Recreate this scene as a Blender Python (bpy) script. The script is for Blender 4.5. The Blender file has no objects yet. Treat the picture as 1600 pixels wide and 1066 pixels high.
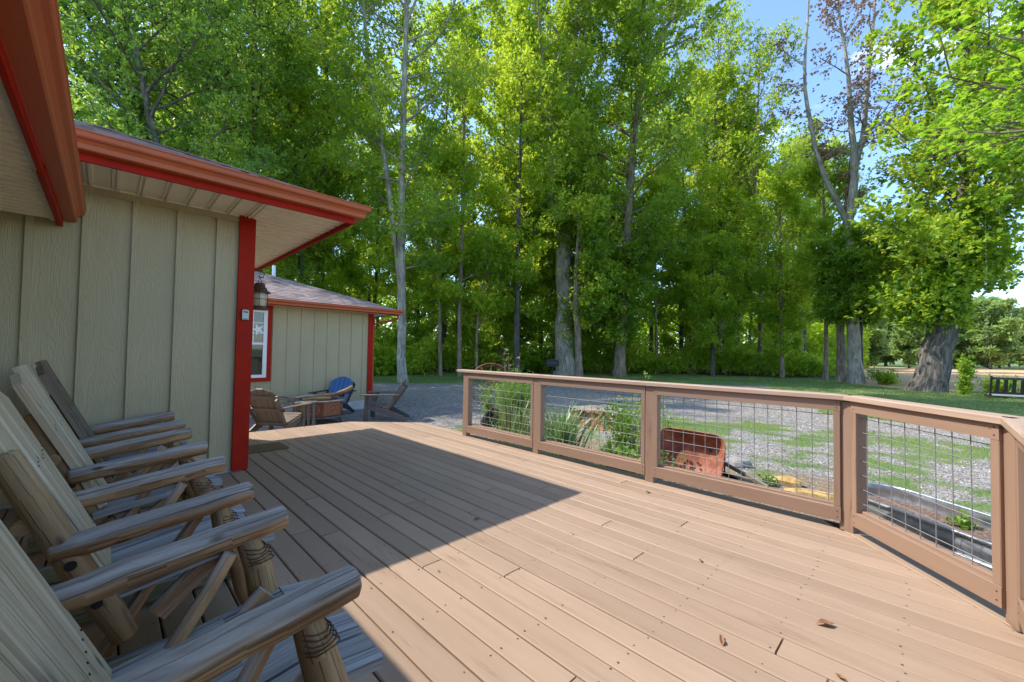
import bpy, math, random
import numpy as np
from mathutils import Vector, Matrix
R = math.radians
scene = bpy.context.scene
COL = scene.collection
random.seed(7)
H = 1.28            # eye height above the deck
G = -0.32           # ground level below the deck top

# ------------------------------------------------------------------ camera
yaw, pitch, roll = R(44.52867), R(1.60046), R(0.92295)
fwd = Vector((math.sin(yaw)*math.cos(pitch), math.cos(yaw)*math.cos(pitch), math.sin(pitch)))
rgt0 = Vector((math.cos(yaw), -math.sin(yaw), 0)); up0 = rgt0.cross(fwd)
rgt = math.cos(roll)*rgt0 + math.sin(roll)*up0
upv = -math.sin(roll)*rgt0 + math.cos(roll)*up0
cd = bpy.data.cameras.new('camera'); cam = bpy.data.objects.new('camera', cd); COL.objects.link(cam)
M = Matrix(((rgt.x, upv.x, -fwd.x, 0), (rgt.y, upv.y, -fwd.y, 0), (rgt.z, upv.z, -fwd.z, H), (0, 0, 0, 1)))
cam.matrix_world = M
cd.sensor_width = 36; cd.lens = 645.4467/1600*36; cd.clip_start = 0.05; cd.clip_end = 3000
scene.camera = cam

# ------------------------------------------------------------------ sky and sun
SUN = Vector((-0.425, 0.68, 1.0)).normalized()
sun_el = math.asin(SUN.z); sun_az = math.atan2(SUN.x, SUN.y)
w = bpy.data.worlds.new('World'); scene.world = w; w.use_nodes = True
nt = w.node_tree; nt.nodes.clear()
N = nt.nodes.new; LK = nt.links.new
sky = N('ShaderNodeTexSky'); sky.sky_type = 'NISHITA'; sky.sun_disc = False
sky.sun_elevation = sun_el; sky.sun_rotation = sun_az % (2*math.pi)
sky.air_density = 1.0; sky.dust_density = 0.6; sky.ozone_density = 2.0
tc = N('ShaderNodeTexCoord'); mp = N('ShaderNodeMapping'); mp.inputs['Scale'].default_value = (1, 1, 2.2)
cn = N('ShaderNodeTexNoise'); cn.inputs['Scale'].default_value = 2.6; cn.inputs['Detail'].default_value = 7; cn.inputs['Roughness'].default_value = 0.58
cr = N('ShaderNodeValToRGB'); cr.color_ramp.elements[0].position = 0.60; cr.color_ramp.elements[1].position = 0.80
mx = N('ShaderNodeMix'); mx.data_type = 'RGBA'; mx.inputs[7].default_value = (9.5, 9.8, 10.2, 1)
bg = N('ShaderNodeBackground'); bg.inputs['Strength'].default_value = 0.15
wo = N('ShaderNodeOutputWorld')
LK(tc.outputs['Generated'], mp.inputs[0]); LK(mp.outputs[0], cn.inputs['Vector']); LK(cn.outputs['Fac'], cr.inputs[0])
tn = N('ShaderNodeMix'); tn.data_type = 'RGBA'; tn.blend_type = 'MULTIPLY'; tn.inputs[0].default_value = 1.0; tn.inputs[7].default_value = (0.87, 0.96, 1.05, 1)
LK(cr.outputs[0], mx.inputs[0]); LK(sky.outputs[0], tn.inputs[6]); LK(tn.outputs[2], mx.inputs[6]); LK(mx.outputs[2], bg.inputs[0]); LK(bg.outputs[0], wo.inputs[0])
sl = bpy.data.lights.new('sun', 'SUN'); sl.energy = 2.5; sl.angle = R(0.53); sl.color = (1.0, 0.955, 0.88)
so = bpy.data.objects.new('sun', sl); COL.objects.link(so)
so.rotation_euler = SUN.to_track_quat('Z', 'Y').to_euler(); so.location = (-10, 16, 30)
vs = scene.view_settings; vs.view_transform = 'Standard'; vs.look = 'None'; vs.exposure = 1.42; vs.gamma = 1
scene.cycles.max_bounces = 7; scene.cycles.diffuse_bounces = 4; scene.cycles.glossy_bounces = 2
scene.cycles.transmission_bounces = 5; scene.cycles.transparent_max_bounces = 6
scene.cycles.use_denoising = True
scene.cycles.sample_clamp_indirect = 6

# ------------------------------------------------------------------ helpers
class MB:
    def __init__(s): s.V = []; s.F = []; s.UV = []; s.S = []; s.MI = []; s.cur = 0
    def poly(s, vs, fs, uvs=None, smooth=False):
        b = len(s.V); s.V += [tuple(v) for v in vs]
        for k, f in enumerate(fs):
            s.F.append([b+i for i in f]); s.S.append(smooth); s.MI.append(s.cur)
            s.UV.append(uvs[k] if uvs else [(0, 0)]*len(f))
    def box(s, c, size, rot=None, bev=0):
        hx, hy, hz = size[0]/2, size[1]/2, size[2]/2
        s.plank(Vector(c)-(rot@Vector((0, hy, 0)) if rot else Vector((0, hy, 0))),
                Vector(c)+(rot@Vector((0, hy, 0)) if rot else Vector((0, hy, 0))), size[0], size[2],
                (rot@Vector((0, 0, 1)) if rot else Vector((0, 0, 1))), bev)
    def bx(s, x0, x1, y0, y1, z0, z1, bev=0):
        # long axis along the largest side so the grain follows it
        d = (x1-x0, y1-y0, z1-z0); c = Vector(((x0+x1)/2, (y0+y1)/2, (z0+z1)/2))
        k = max(range(3), key=lambda i: d[i])
        if k == 0: s.plank((x0, c.y, c.z), (x1, c.y, c.z), d[1], d[2], Vector((0, 0, 1)), bev)
        elif k == 1: s.plank((c.x, y0, c.z), (c.x, y1, c.z), d[0], d[2], Vector((0, 0, 1)), bev)
        else: s.plank((c.x, c.y, z0), (c.x, c.y, z1), d[0], d[1], Vector((0, 1, 0)), bev)
    def plank(s, p0, p1, w, t, up=Vector((0, 0, 1)), bev=0.0, e0=0.0, e1=0.0, taper=1.0):
        """board from p0 to p1 (centre line), width w across, thickness t along up; e0/e1 skew the ends"""
        p0 = Vector(p0); p1 = Vector(p1); d = (p1-p0); L = d.length
        if L < 1e-6: return
        d.normalize()
        sd = d.cross(Vector(up)).normalized(); u = sd.cross(d).normalized()
        b = min(bev, w*0.45, t*0.45)
        if b > 0: prof = [(-w/2, -t/2), (w/2, -t/2), (w/2, t/2-b), (w/2-b, t/2), (-w/2+b, t/2), (-w/2, t/2-b)]
        else: prof = [(-w/2, -t/2), (w/2, -t/2), (w/2, t/2), (-w/2, t/2)]
        n = len(prof); ou = random.uniform(0, 60); ov = random.uniform(0, 60)
        vs = [p0+sd*a+u*c+d*(e0*a/w*2) for a, c in prof]+[p1+sd*a*taper+u*c+d*(e1*a/w*2) for a, c in prof]
        fs = [list(range(n))[::-1], list(range(n, 2*n))]; uv = [[(ou+prof[i][0], ov+prof[i][1]) for i in range(n)][::-1], [(ou+prof[i][0], ov+prof[i][1]) for i in range(n)]]
        acc = 0
        for i in range(n):
            j = (i+1) % n; a = math.dist(prof[i], prof[j])
            fs.append([i, j, n+j, n+i]); uv.append([(ou+acc, ov), (ou+acc+a, ov), (ou+acc+a, ov+L), (ou+acc, ov+L)]); acc += a
        s.poly(vs, fs, uv)
    def tube(s, pts, rad, n=8, cap=True, smooth=True, rough=0.0, capr=0.0):
        pts = [Vector(p) for p in pts]; rad = list(rad) if hasattr(rad, '__len__') else [rad]*len(pts)
        if capr > 0:   # rounded log ends
            d0 = (pts[0]-pts[1]).normalized(); d1 = (pts[-1]-pts[-2]).normalized()
            pts = [pts[0]+d0*capr]+pts+[pts[-1]+d1*capr]; rad = [rad[0]*0.72]+rad+[rad[-1]*0.72]
        m = len(pts); vs = []; ou = random.uniform(0, 60); ov = random.uniform(0, 60); L = [0]
        for i in range(1, m): L.append(L[-1]+(pts[i]-pts[i-1]).length)
        ref = Vector((0.31, 0.17, 1)) if abs((pts[-1]-pts[0]).normalized().z) < 0.9 else Vector((1, 0.2, 0))
        for i in range(m):
            d = (pts[min(i+1, m-1)]-pts[max(i-1, 0)]).normalized()
            a = d.cross(ref).normalized(); b = a.cross(d)
            for k in range(n):
                t = 2*math.pi*k/n; q = rad[i]*(1+(random.uniform(-rough, rough) if rough else 0))
                vs.append(pts[i]+a*math.cos(t)*q+b*math.sin(t)*q)
        fs = []; uv = []
        for i in range(m-1):
            c = 2*math.pi*rad[i]/n
            for k in range(n):
                j = (k+1) % n
                fs.append([i*n+k, i*n+j, (i+1)*n+j, (i+1)*n+k])
                uv.append([(ou+k*c, ov+L[i]), (ou+(k+1)*c, ov+L[i]), (ou+(k+1)*c, ov+L[i+1]), (ou+k*c, ov+L[i+1])])
        s.poly(vs, fs, uv, smooth)
        if cap:
            b = len(s.V)-m*n
            for st, rev in ((b, True), (b+(m-1)*n, False)):
                f = list(range(st, st+n)); f = f[::-1] if rev else f
                s.F.append(f); s.S.append(False); s.MI.append(s.cur); s.UV.append([(ou+0.03*math.cos(k), ov+0.03*math.sin(k)) for k in range(n)])
    def ball(s, c, r, sx=1, sy=1, sz=1, n=10, m=6, rough=0):
        vs = []; c = Vector(c)
        for i in range(m+1):
            ph = math.pi*i/m
            for k in range(n):
                t = 2*math.pi*k/n; q = r*(1+random.uniform(-rough, rough))
                vs.append(c+Vector((sx*math.sin(ph)*math.cos(t), sy*math.sin(ph)*math.sin(t), sz*math.cos(ph)))*q)
        fs = [[i*n+k, (i+1)*n+k, (i+1)*n+(k+1) % n, i*n+(k+1) % n] for i in range(m) for k in range(n)]
        s.poly(vs, fs, None, True)
    def lathe(s, prof, c, n=20, smooth=True):
        c = Vector(c); vs = [c+Vector((r*math.cos(2*math.pi*k/n), r*math.sin(2*math.pi*k/n), z)) for r, z in prof for k in range(n)]
        fs = [[i*n+k, i*n+(k+1) % n, (i+1)*n+(k+1) % n, (i+1)*n+k] for i in range(len(prof)-1) for k in range(n)]
        s.poly(vs, fs, None, smooth)
    def prism(s, outline, axis_o, ax, ay, an, t):
        """extrude 2-D outline in plane (ax, ay) by +-t/2 along an"""
        o = Vector(axis_o); n = len(outline)
        vs = [o+ax*a+ay*b-an*t/2 for a, b in outline]+[o+ax*a+ay*b+an*t/2 for a, b in outline]
        fs = [list(range(n))[::-1], list(range(n, 2*n))]+[[i, (i+1) % n, n+(i+1) % n, n+i] for i in range(n)]
        ou = random.uniform(0, 50)
        uv = [[(ou+outline[i][0], outline[i][1]) for i in range(n)][::-1], [(ou+outline[i][0], outline[i][1]) for i in range(n)]]
        uv += [[(ou+outline[i][0], outline[i][1]), (ou+outline[(i+1) % n][0], outline[(i+1) % n][1]), (ou+outline[(i+1) % n][0]+t, outline[(i+1) % n][1]), (ou+outline[i][0]+t, outline[i][1])] for i in range(n)]
        s.poly(vs, fs, uv)
    def profile(s, prof, p0, p1, out, closed=True, m0=0.0, m1=0.0):
        """sweep a (outward, up) profile from p0 to p1; m0/m1 mitre the ends by outward distance"""
        p0 = Vector(p0); p1 = Vector(p1); d = (p1-p0).normalized(); out = Vector(out); n = len(prof); z = Vector((0, 0, 1))
        vs = [p0+out*a+z*b-d*m0*a for a, b in prof]+[p1+out*a+z*b+d*m1*a for a, b in prof]
        fs = [[i, (i+1) % n, n+(i+1) % n, n+i] for i in range(n if closed else n-1)]
        if closed: fs += [list(range(n))[::-1], list(range(n, 2*n))]
        s.poly(vs, fs)
    def build(s, name, mat, parent=None, world=False):
        me = bpy.data.meshes.new(name); off = Vector((0, 0, 0))
        if world and parent is not None:
            q = parent
            while q is not None: off += q.location; q = q.parent
        V = [(v[0]-off.x, v[1]-off.y, v[2]-off.z) for v in s.V]
        me.from_pydata(V, [], s.F); me.polygons.foreach_set('use_smooth', s.S)
        ul = me.uv_layers.new(name='UVMap')
        ul.data.foreach_set('uv', [c for f in s.UV for p in f for c in p])
        for m_ in (mat if isinstance(mat, (list, tuple)) else [mat]): me.materials.append(m_)
        me.polygons.foreach_set('material_index', s.MI); me.update()
        o = bpy.data.objects.new(name, me); COL.objects.link(o)
        if parent is not None: o.parent = parent
        return o

def tag(o, label=None, cat=None, group=None, kind=None):
    if label: o['label'] = label
    if cat: o['category'] = cat
    if group: o['group'] = group
    if kind: o['kind'] = kind
    return o
def empty(name, loc, label, cat, group=None, rz=0):
    o = bpy.data.objects.new(name, None); COL.objects.link(o); o.location = loc; o.rotation_euler = (0, 0, rz); o.empty_display_size = 0.1
    return tag(o, label, cat, group)

# ------------------------------------------------------------------ materials
def mat(name, base=(0.5, 0.5, 0.5), rough=0.6, metal=0.0, spec=0.5):
    m = bpy.data.materials.new(name); m.use_nodes = True; b = m.node_tree.nodes['Principled BSDF']
    b.inputs['Base Color'].default_value = (*base, 1); b.inputs['Roughness'].default_value = rough
    b.inputs['Metallic'].default_value = metal; b.inputs['Specular IOR Level'].default_value = spec
    return m
class NT:
    def __init__(s, m): s.t = m.node_tree; s.b = s.t.nodes['Principled BSDF']
    def n(s, typ, **kw):
        o = s.t.nodes.new(typ)
        for k, v in kw.items():
            if k in o.bl_rna.properties: setattr(o, k, v)
            else: o.inputs[k.replace('_', ' ')].default_value = v
        return o
    def l(s, a, b): s.t.links.new(a, b)
    def coords(s, kind='Object', scale=(1, 1, 1), rot=(0, 0, 0)):
        t = s.n('ShaderNodeTexCoord'); m = s.n('ShaderNodeMapping'); m.inputs['Scale'].default_value = scale; m.inputs['Rotation'].default_value = rot
        s.l(t.outputs[kind], m.inputs[0]); return m.outputs[0]
    def noise(s, vec, scale=5, detail=4, rough=0.5, dist=0.0):
        o = s.n('ShaderNodeTexNoise'); o.inputs['Scale'].default_value = scale; o.inputs['Detail'].default_value = detail
        o.inputs['Roughness'].default_value = rough; o.inputs['Distortion'].default_value = dist; s.l(vec, o.inputs['Vector']); return o.outputs['Fac']
    def ramp(s, fac, stops, interp='LINEAR'):
        o = s.n('ShaderNodeValToRGB'); e = o.color_ramp.elements; o.color_ramp.interpolation = interp
        while len(e) < len(stops): e.new(0.5)
        for k, (p, c) in enumerate(stops):
            e[k].position = p; e[k].color = (*c, 1) if hasattr(c, '__len__') else (c, c, c, 1)
        s.l(fac, o.inputs[0]); return o.outputs[0]
    def mix(s, fac, a, b, mode='MIX'):
        o = s.n('ShaderNodeMix'); o.data_type = 'RGBA'; o.blend_type = mode
        for v, i in ((fac, 0), (a, 6), (b, 7)):
            if isinstance(v, (int, float)): o.inputs[i].default_value = v
            elif isinstance(v, tuple): o.inputs[i].default_value = (*v, 1)
            else: s.l(v, o.inputs[i])
        return o.outputs[2]
    def math(s, op, a, b=0.0, clamp=False):
        o = s.n('ShaderNodeMath'); o.operation = op; o.use_clamp = clamp
        for v, i in ((a, 0), (b, 1)):
            if isinstance(v, (int, float)): o.inputs[i].default_value = v
            else: s.l(v, o.inputs[i])
        return o.outputs[0]
    def col(s, x): s.l(x, s.b.inputs['Base Color']); return s
    def rgh(s, x): s.l(x, s.b.inputs['Roughness']); return s
    def bump(s, h, strength=0.3, dist=0.01):
        o = s.n('ShaderNodeBump'); o.inputs['Strength'].default_value = strength; o.inputs['Distance'].default_value = dist
        s.l(h, o.inputs['Height']); s.l(o.outputs[0], s.b.inputs['Normal']); return s
    def island(s): return s.n('ShaderNodeNewGeometry').outputs['Random Per Island']

def siding_mat():
    m = mat('olive_siding', rough=0.62, spec=0.35); k = NT(m)
    v = k.coords('Object', (20, 20, 1.35)); big = k.noise(k.coords('Object', (1, 1, 0.6)), 1.7, 3)
    wv = k.n('ShaderNodeTexNoise'); wv.inputs['Scale'].default_value = 0.9; wv.inputs['Detail'].default_value = 2; wv.inputs['Distortion'].default_value = 1.3; k.l(v, wv.inputs['Vector'])
    band = k.math('SINE', k.math('MULTIPLY', wv.outputs['Fac'], 70.0)); fine = k.noise(k.coords('Object', (160, 160, 4)), 1.0, 3)
    hgt = k.math('ADD', band, k.math('MULTIPLY', fine, 0.8))
    k.col(k.mix(k.ramp(big, [(0.3, 0.0), (0.7, 1.0)]), (0.430, 0.355, 0.210), (0.485, 0.405, 0.248))); k.bump(hgt, 0.28, 0.004)
    return m
def painted(name, c, rough=0.45, var=0.12, sc=6, spec=0.5, bumps=0.05):
    m = mat(name, c, rough, 0, spec); k = NT(m); n = k.noise(k.coords('Object', (1, 1, 1)), sc, 5, 0.6)
    lo = tuple(x*(1-var) for x in c); hi = tuple(min(1, x*(1+var)) for x in c)
    k.col(k.mix(k.ramp(n, [(0.3, 0.0), (0.7, 1.0)]), lo, hi)); k.rgh(k.ramp(n, [(0.2, rough*0.8), (0.8, min(1, rough*1.3))])); k.bump(k.noise(k.coords('Object'), 120, 3), bumps, 0.002)
    return m
M_SIDING = siding_mat()
M_RED = painted('red_trim_paint', (0.37, 0.016, 0.005), 0.55, 0.18, 5, 0.12)
M_GUT = painted('brick_red_metal', (0.47, 0.112, 0.040), 0.45, 0.09, 3, 0.28, 0.02)
M_SOFF = painted('cream_vinyl', (0.93, 0.83, 0.64), 0.5, 0.03, 2)
M_WHITE = painted('white_vinyl', (0.78, 0.78, 0.76), 0.35, 0.03)
M_CONC = painted('pale_concrete', (0.50, 0.50, 0.48), 0.85, 0.15, 9)

def roof_mat():
    m = mat('asphalt_shingles', rough=0.92, spec=0.2); k = NT(m)
    r = k.island(); n = k.noise(k.coords('Object'), 90, 4, 0.7); b = k.noise(k.coords('Object'), 1.3, 3)
    c = k.ramp(r, [(0.0, (0.125, 0.085, 0.072)), (0.5, (0.25, 0.18, 0.155)), (1.0, (0.38, 0.285, 0.25))])
    c = k.mix(k.ramp(n, [(0.3, 0.0), (0.75, 0.6)]), c, (0.36, 0.29, 0.27)); c = k.mix(k.ramp(b, [(0.35, 0.35), (0.7, 0.0)]), c, (0.13, 0.10, 0.10))
    k.col(c); k.bump(n, 0.6, 0.004); return m
M_ROOF = roof_mat()

def deck_mat(name, c0, c1, wear, streak=True):
    m = mat(name, rough=0.6, spec=0.35); k = NT(m)
    uvg = k.coords('UV', (26, 1.5, 1)); n1 = k.noise(uvg, 1.0, 6, 0.6, 0.4); n2 = k.noise(k.coords('UV', (7, 1.1, 1)), 1.0, 4, 0.55, 0.8); r = k.island()
    n3 = k.noise(k.coords('UV', (60, 3.0, 1)), 1.0, 5, 0.65); big = k.noise(k.coords('Object'), 0.9, 4, 0.6)
    c = k.mix(k.ramp(n1, [(0.35, 0.0), (0.65, 1.0)]), c0, c1)
    c = k.mix(0.42, c, k.mix(r, tuple(x*0.72 for x in c0), tuple(min(1, x*1.16) for x in c1)))
    c = k.mix(k.ramp(big, [(0.35, 0.25), (0.7, 0.0)]), c, tuple(x*0.72 for x in c0))
    msk = k.math('MULTIPLY', k.ramp(n2, [(0.57, 0.0), (0.68, 1.0)]), k.ramp(n3, [(0.46, 0.0), (0.58, 1.0)]))
    c = k.mix(k.math('MULTIPLY', msk, 0.65), c, wear)
    spots = k.n('ShaderNodeTexVoronoi'); spots.inputs['Scale'].default_value = 1.0; k.l(k.coords('UV', (14, 7, 1)), spots.inputs['Vector'])
    sp = k.math('MULTIPLY', k.ramp(spots.outputs['Distance'], [(0.05, 1.0), (0.085, 0.0)]), k.ramp(spots.outputs['Color'], [(0.80, 0.0), (0.83, 1.0)]))
    c = k.mix(k.math('MULTIPLY', sp, 0.7), c, tuple(x*0.4 for x in wear))
    k.col(c); k.rgh(k.ramp(n1, [(0.3, 0.5), (0.7, 0.72)]))
    k.bump(k.math('SUBTRACT', k.math('ADD', n3, k.math('MULTIPLY', n1, 0.6)), k.math('MULTIPLY', msk, 0.5)), 0.22, 0.003); return m
M_DECK = deck_mat('tan_deck_paint', (0.338, 0.224, 0.146), (0.390, 0.267, 0.181), (0.20, 0.125, 0.07))
M_RAIL = deck_mat('tan_railing_paint', (0.285, 0.176, 0.115), (0.325, 0.206, 0.138), (0.17, 0.09, 0.05))
M_CAPR = deck_mat('worn_railing_cap_paint', (0.38, 0.25, 0.17), (0.48, 0.345, 0.25), (0.15, 0.09, 0.055))
M_DARKW = mat('dark_joist_timber', (0.05, 0.035, 0.025), 0.9)  # very dark brown, for joists and roof deck

def wood_mat(name, cols, crackc=(0.05, 0.035, 0.025), grey=None, sc=(38, 2.0), crack=0.6, knots=True):
    """weathered bare timber; grey tops are bleaching plus painted sky light, warm undersides painted bounce light"""
    m = mat(name, rough=0.75, spec=0.25); k = NT(m)
    n1 = k.noise(k.coords('UV', (sc[0], sc[1], 1)), 1.0, 6, 0.6, 0.5); n2 = k.noise(k.coords('UV', (9, 0.9, 1)), 1.0, 4, 0.5, 1.0)
    n3 = k.noise(k.coords('UV', (75, 1.1, 1)), 1.0, 3, 0.5, 0.3); r = k.island()
    c = k.mix(k.ramp(n1, [(0.38, 0.0), (0.62, 1.0)]), cols[0], cols[1]); c = k.mix(k.ramp(n2, [(0.4, 0.0), (0.72, 0.75)]), c, cols[2])
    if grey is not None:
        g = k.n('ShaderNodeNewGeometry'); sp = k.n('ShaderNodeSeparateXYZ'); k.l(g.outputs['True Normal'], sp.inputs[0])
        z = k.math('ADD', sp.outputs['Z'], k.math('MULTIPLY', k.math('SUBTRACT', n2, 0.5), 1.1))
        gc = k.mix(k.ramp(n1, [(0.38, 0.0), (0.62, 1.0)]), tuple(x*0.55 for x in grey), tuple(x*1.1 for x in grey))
        c = k.mix(k.ramp(z, [(-0.05, 0.0), (0.60, 0.90)]), c, gc)  # up-facing sides turn grey: bleaching, with sky light put into the colour
    c = k.mix(k.math('MULTIPLY', k.ramp(n3, [(0.34, crack), (0.42, 0.0)]), 1.0), c, crackc)
    if knots:
        v = k.n('ShaderNodeTexVoronoi'); v.inputs['Scale'].default_value = 1.0; k.l(k.coords('UV', (13, 6.0, 1)), v.inputs['Vector'])
        kn = k.math('MULTIPLY', k.ramp(v.outputs['Distance'], [(0.07, 1.0), (0.20, 0.0)]), k.ramp(v.outputs['Color'], [(0.46, 0.0), (0.50, 1.0)]))
        c = k.mix(k.math('MULTIPLY', kn, 0.85), c, crackc)
    c = k.mix(k.math('MULTIPLY', r, 0.28), c, tuple(x*0.55 for x in cols[0]))
    k.col(c); k.bump(k.math('ADD', k.math('MULTIPLY', n1, 0.7), k.ramp(n3, [(0.32, 0.0), (0.44, 1.0)])), 0.7, 0.006); return m
M_LOG = wood_mat('weathered_log', [(0.28, 0.145, 0.065), (0.56, 0.34, 0.17), (0.17, 0.08, 0.035)], grey=(0.46, 0.435, 0.40), sc=(24, 2.6))  # orange underside tones carry painted bounce light
M_SEAT = wood_mat('grey_seat_boards', [(0.27, 0.27, 0.27), (0.45, 0.45, 0.44), (0.20, 0.18, 0.16)], sc=(45, 1.6), crack=0.8)
M_BACK = wood_mat('pale_back_boards', [(0.50, 0.395, 0.255), (0.66, 0.56, 0.40), (0.42, 0.29, 0.17)], sc=(30, 1.2), crack=0.35)
M_BACKD = wood_mat('brown_back_boards', [(0.19, 0.14, 0.10), (0.27, 0.21, 0.15), (0.12, 0.08, 0.05)], sc=(30, 1.2), crack=0.5)
M_POST = wood_mat('peeled_log', [(0.29, 0.18, 0.09), (0.44, 0.295, 0.155), (0.19, 0.10, 0.045)], sc=(26, 2.4), crack=0.4)
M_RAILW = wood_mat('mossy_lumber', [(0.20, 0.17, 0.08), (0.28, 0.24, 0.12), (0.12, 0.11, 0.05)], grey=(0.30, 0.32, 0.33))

def metal(name, c, rough, met=1.0): return mat(name, c, rough, met)
M_STEEL = metal('galvanised_wire', (0.26, 0.25, 0.24), 0.55, 0.3)
M_TANK = mat('galvanised_sheet', (0.46, 0.49, 0.52), 0.36, 0.85); k = NT(M_TANK); k.rgh(k.ramp(k.noise(k.coords('Object'), 7, 4), [(0.3, 0.25), (0.7, 0.5)])); k.col(k.ramp(k.noise(k.coords('Object'), 14, 5, 0.6), [(0.3, (0.34, 0.37, 0.40)), (0.7, (0.52, 0.55, 0.58))]))
M_BLACK = mat('black_metal', (0.02, 0.02, 0.022), 0.45, 0.3)
M_BLACKP = mat('black_poly_lumber', (0.018, 0.020, 0.025), 0.45)
M_BRONZE = painted('bronze_lantern_metal', (0.075, 0.030, 0.018), 0.4, 0.3, 20)
M_RUST = mat('rusty_red_steel', rough=0.75); k = NT(M_RUST); n = k.noise(k.coords('Object'), 7, 6, 0.65)
k.col(k.ramp(n, [(0.3, (0.14, 0.035, 0.02)), (0.5, (0.27, 0.075, 0.038)), (0.62, (0.36, 0.14, 0.075)), (0.75, (0.22, 0.065, 0.035))])); k.bump(n, 0.3, 0.004)
M_COPPER = mat('brown_hammered_copper', rough=0.5, metal=0.35); k = NT(M_COPPER); n = k.noise(k.coords('Object'), 30, 4, 0.6)
k.col(k.ramp(n, [(0.3, (0.16, 0.05, 0.025)), (0.6, (0.30, 0.11, 0.055)), (0.75, (0.14, 0.05, 0.03))])); k.bump(n, 0.4, 0.003)
M_COPL = mat('bright_copper_relief', (0.48, 0.26, 0.15), 0.45, 0.4)
M_GLASS = mat('amber_lamp_glass', (0.55, 0.47, 0.32), 0.25)
M_PANE = mat('dark_window_glass', (0.015, 0.02, 0.022), 0.03, 0, 0.9)
M_BROWNP = painted('brown_poly_lumber', (0.155, 0.105, 0.072), 0.5, 0.12)
M_GREYP = painted('taupe_poly_lumber', (0.135, 0.112, 0.10), 0.5, 0.12)
M_BLUEP = painted('blue_poly_lumber', (0.035, 0.130, 0.300), 0.45, 0.1)
M_MAT = mat('coir_mat', rough=0.95); k = NT(M_MAT); n = k.noise(k.coords('Object'), 160, 3, 0.7)
k.col(k.ramp(n, [(0.3, (0.07, 0.042, 0.014)), (0.7, (0.22, 0.14, 0.05))])); k.bump(n, 0.8, 0.006)
M_STONE = mat('grey_field_stone', rough=0.9); k = NT(M_STONE); n = k.noise(k.coords('Object'), 14, 6, 0.65)
k.col(k.ramp(n, [(0.3, (0.17, 0.155, 0.14)), (0.7, (0.34, 0.32, 0.295))])); k.bump(n, 0.6, 0.02)
M_YROCK = mat('yellow_sandstone', rough=0.9); k = NT(M_YROCK); n = k.noise(k.coords('Object'), 11, 6, 0.65)
k.col(k.ramp(n, [(0.3, (0.30, 0.17, 0.05)), (0.6, (0.55, 0.37, 0.13)), (0.8, (0.62, 0.45, 0.2))])); k.bump(n, 0.6, 0.02)
M_BRICK = mat('old_red_brick', rough=0.9); k = NT(M_BRICK); n = k.noise(k.coords('Object'), 22, 5, 0.6)
k.col(k.ramp(n, [(0.3, (0.27, 0.13, 0.09)), (0.7, (0.43, 0.24, 0.18))])); k.bump(n, 0.5, 0.01)
M_STUMP = mat('broken_stump_wood', rough=0.95); k = NT(M_STUMP); n = k.noise(k.coords('Object', (1, 1, 0.3)), 22, 6, 0.65)
g = k.n('ShaderNodeNewGeometry'); sp = k.n('ShaderNodeSeparateXYZ'); k.l(g.outputs['True Normal'], sp.inputs[0])
side = k.ramp(n, [(0.35, (0.06, 0.035, 0.02)), (0.55, (0.30, 0.17, 0.07)), (0.7, (0.45, 0.28, 0.13))]); top = k.ramp(n, [(0.3, (0.20, 0.17, 0.14)), (0.7, (0.37, 0.33, 0.28))])
k.col(k.mix(k.ramp(sp.outputs['Z'], [(0.5, 0.0), (0.75, 1.0)]), side, top)); k.bump(n, 0.9, 0.03)

def bark_mat(name, a, b, c):
    m = mat(name, rough=0.95, spec=0.15); k = NT(m)
    n = k.noise(k.coords('UV', (9, 1.6, 1)), 1.0, 7, 0.7, 0.6); n2 = k.noise(k.coords('Object'), 1.1, 4, 0.6)
    cc = k.ramp(n, [(0.34, a), (0.5, b), (0.68, c)]); cc = k.mix(k.ramp(n2, [(0.4, 0.0), (0.7, 0.45)]), cc, tuple(x*0.5 for x in a))
    k.col(cc); k.bump(n, 1.0, 0.05); return m
M_BARK = bark_mat('pale_oak_bark', (0.16, 0.14, 0.11), (0.38, 0.34, 0.285), (0.58, 0.54, 0.47))
M_BARKD = bark_mat('dark_bark', (0.045, 0.038, 0.032), (0.12, 0.105, 0.09), (0.23, 0.21, 0.19))
M_BARKR = bark_mat('brown_bark', (0.10, 0.07, 0.05), (0.27, 0.21, 0.155), (0.42, 0.35, 0.28))
M_BARKG = bark_mat('grey_maple_bark', (0.045, 0.038, 0.032), (0.145, 0.125, 0.105), (0.32, 0.29, 0.255))

def leaf_mat(name, stops, trans, tfac=0.45, rough=0.42, spec=0.5):
    m = bpy.data.materials.new(name); m.use_nodes = True; k = NT(m)
    at = k.n('ShaderNodeAttribute'); at.attribute_name = 'tint'
    cn_ = k.noise(k.coords('Object'), 0.33, 3, 0.5)
    f = k.math('ADD', k.math('MULTIPLY', at.outputs['Fac'], 0.85), k.math('MULTIPLY', k.math('SUBTRACT', cn_, 0.42), 1.5), True)
    c = k.ramp(f, stops); k.col(c); k.b.inputs['Roughness'].default_value = rough; k.b.inputs['Specular IOR Level'].default_value = spec
    tr = k.n('ShaderNodeBsdfTranslucent'); k.l(k.mix(0.75, c, trans), tr.inputs['Color'])
    ms = k.n('ShaderNodeMixShader'); ms.inputs[0].default_value = tfac
    k.l(k.b.outputs[0], ms.inputs[1]); k.l(tr.outputs[0], ms.inputs[2]); k.l(ms.outputs[0], k.t.nodes['Material Output'].inputs[0]); return m
M_OAK = leaf_mat('oak_leaves', [(0.0, (0.05, 0.145, 0.028)), (0.4, (0.135, 0.285, 0.032)), (0.75, (0.32, 0.465, 0.045)), (1.0, (0.52, 0.6, 0.09))], (0.62, 0.74, 0.04), 0.5)
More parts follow.
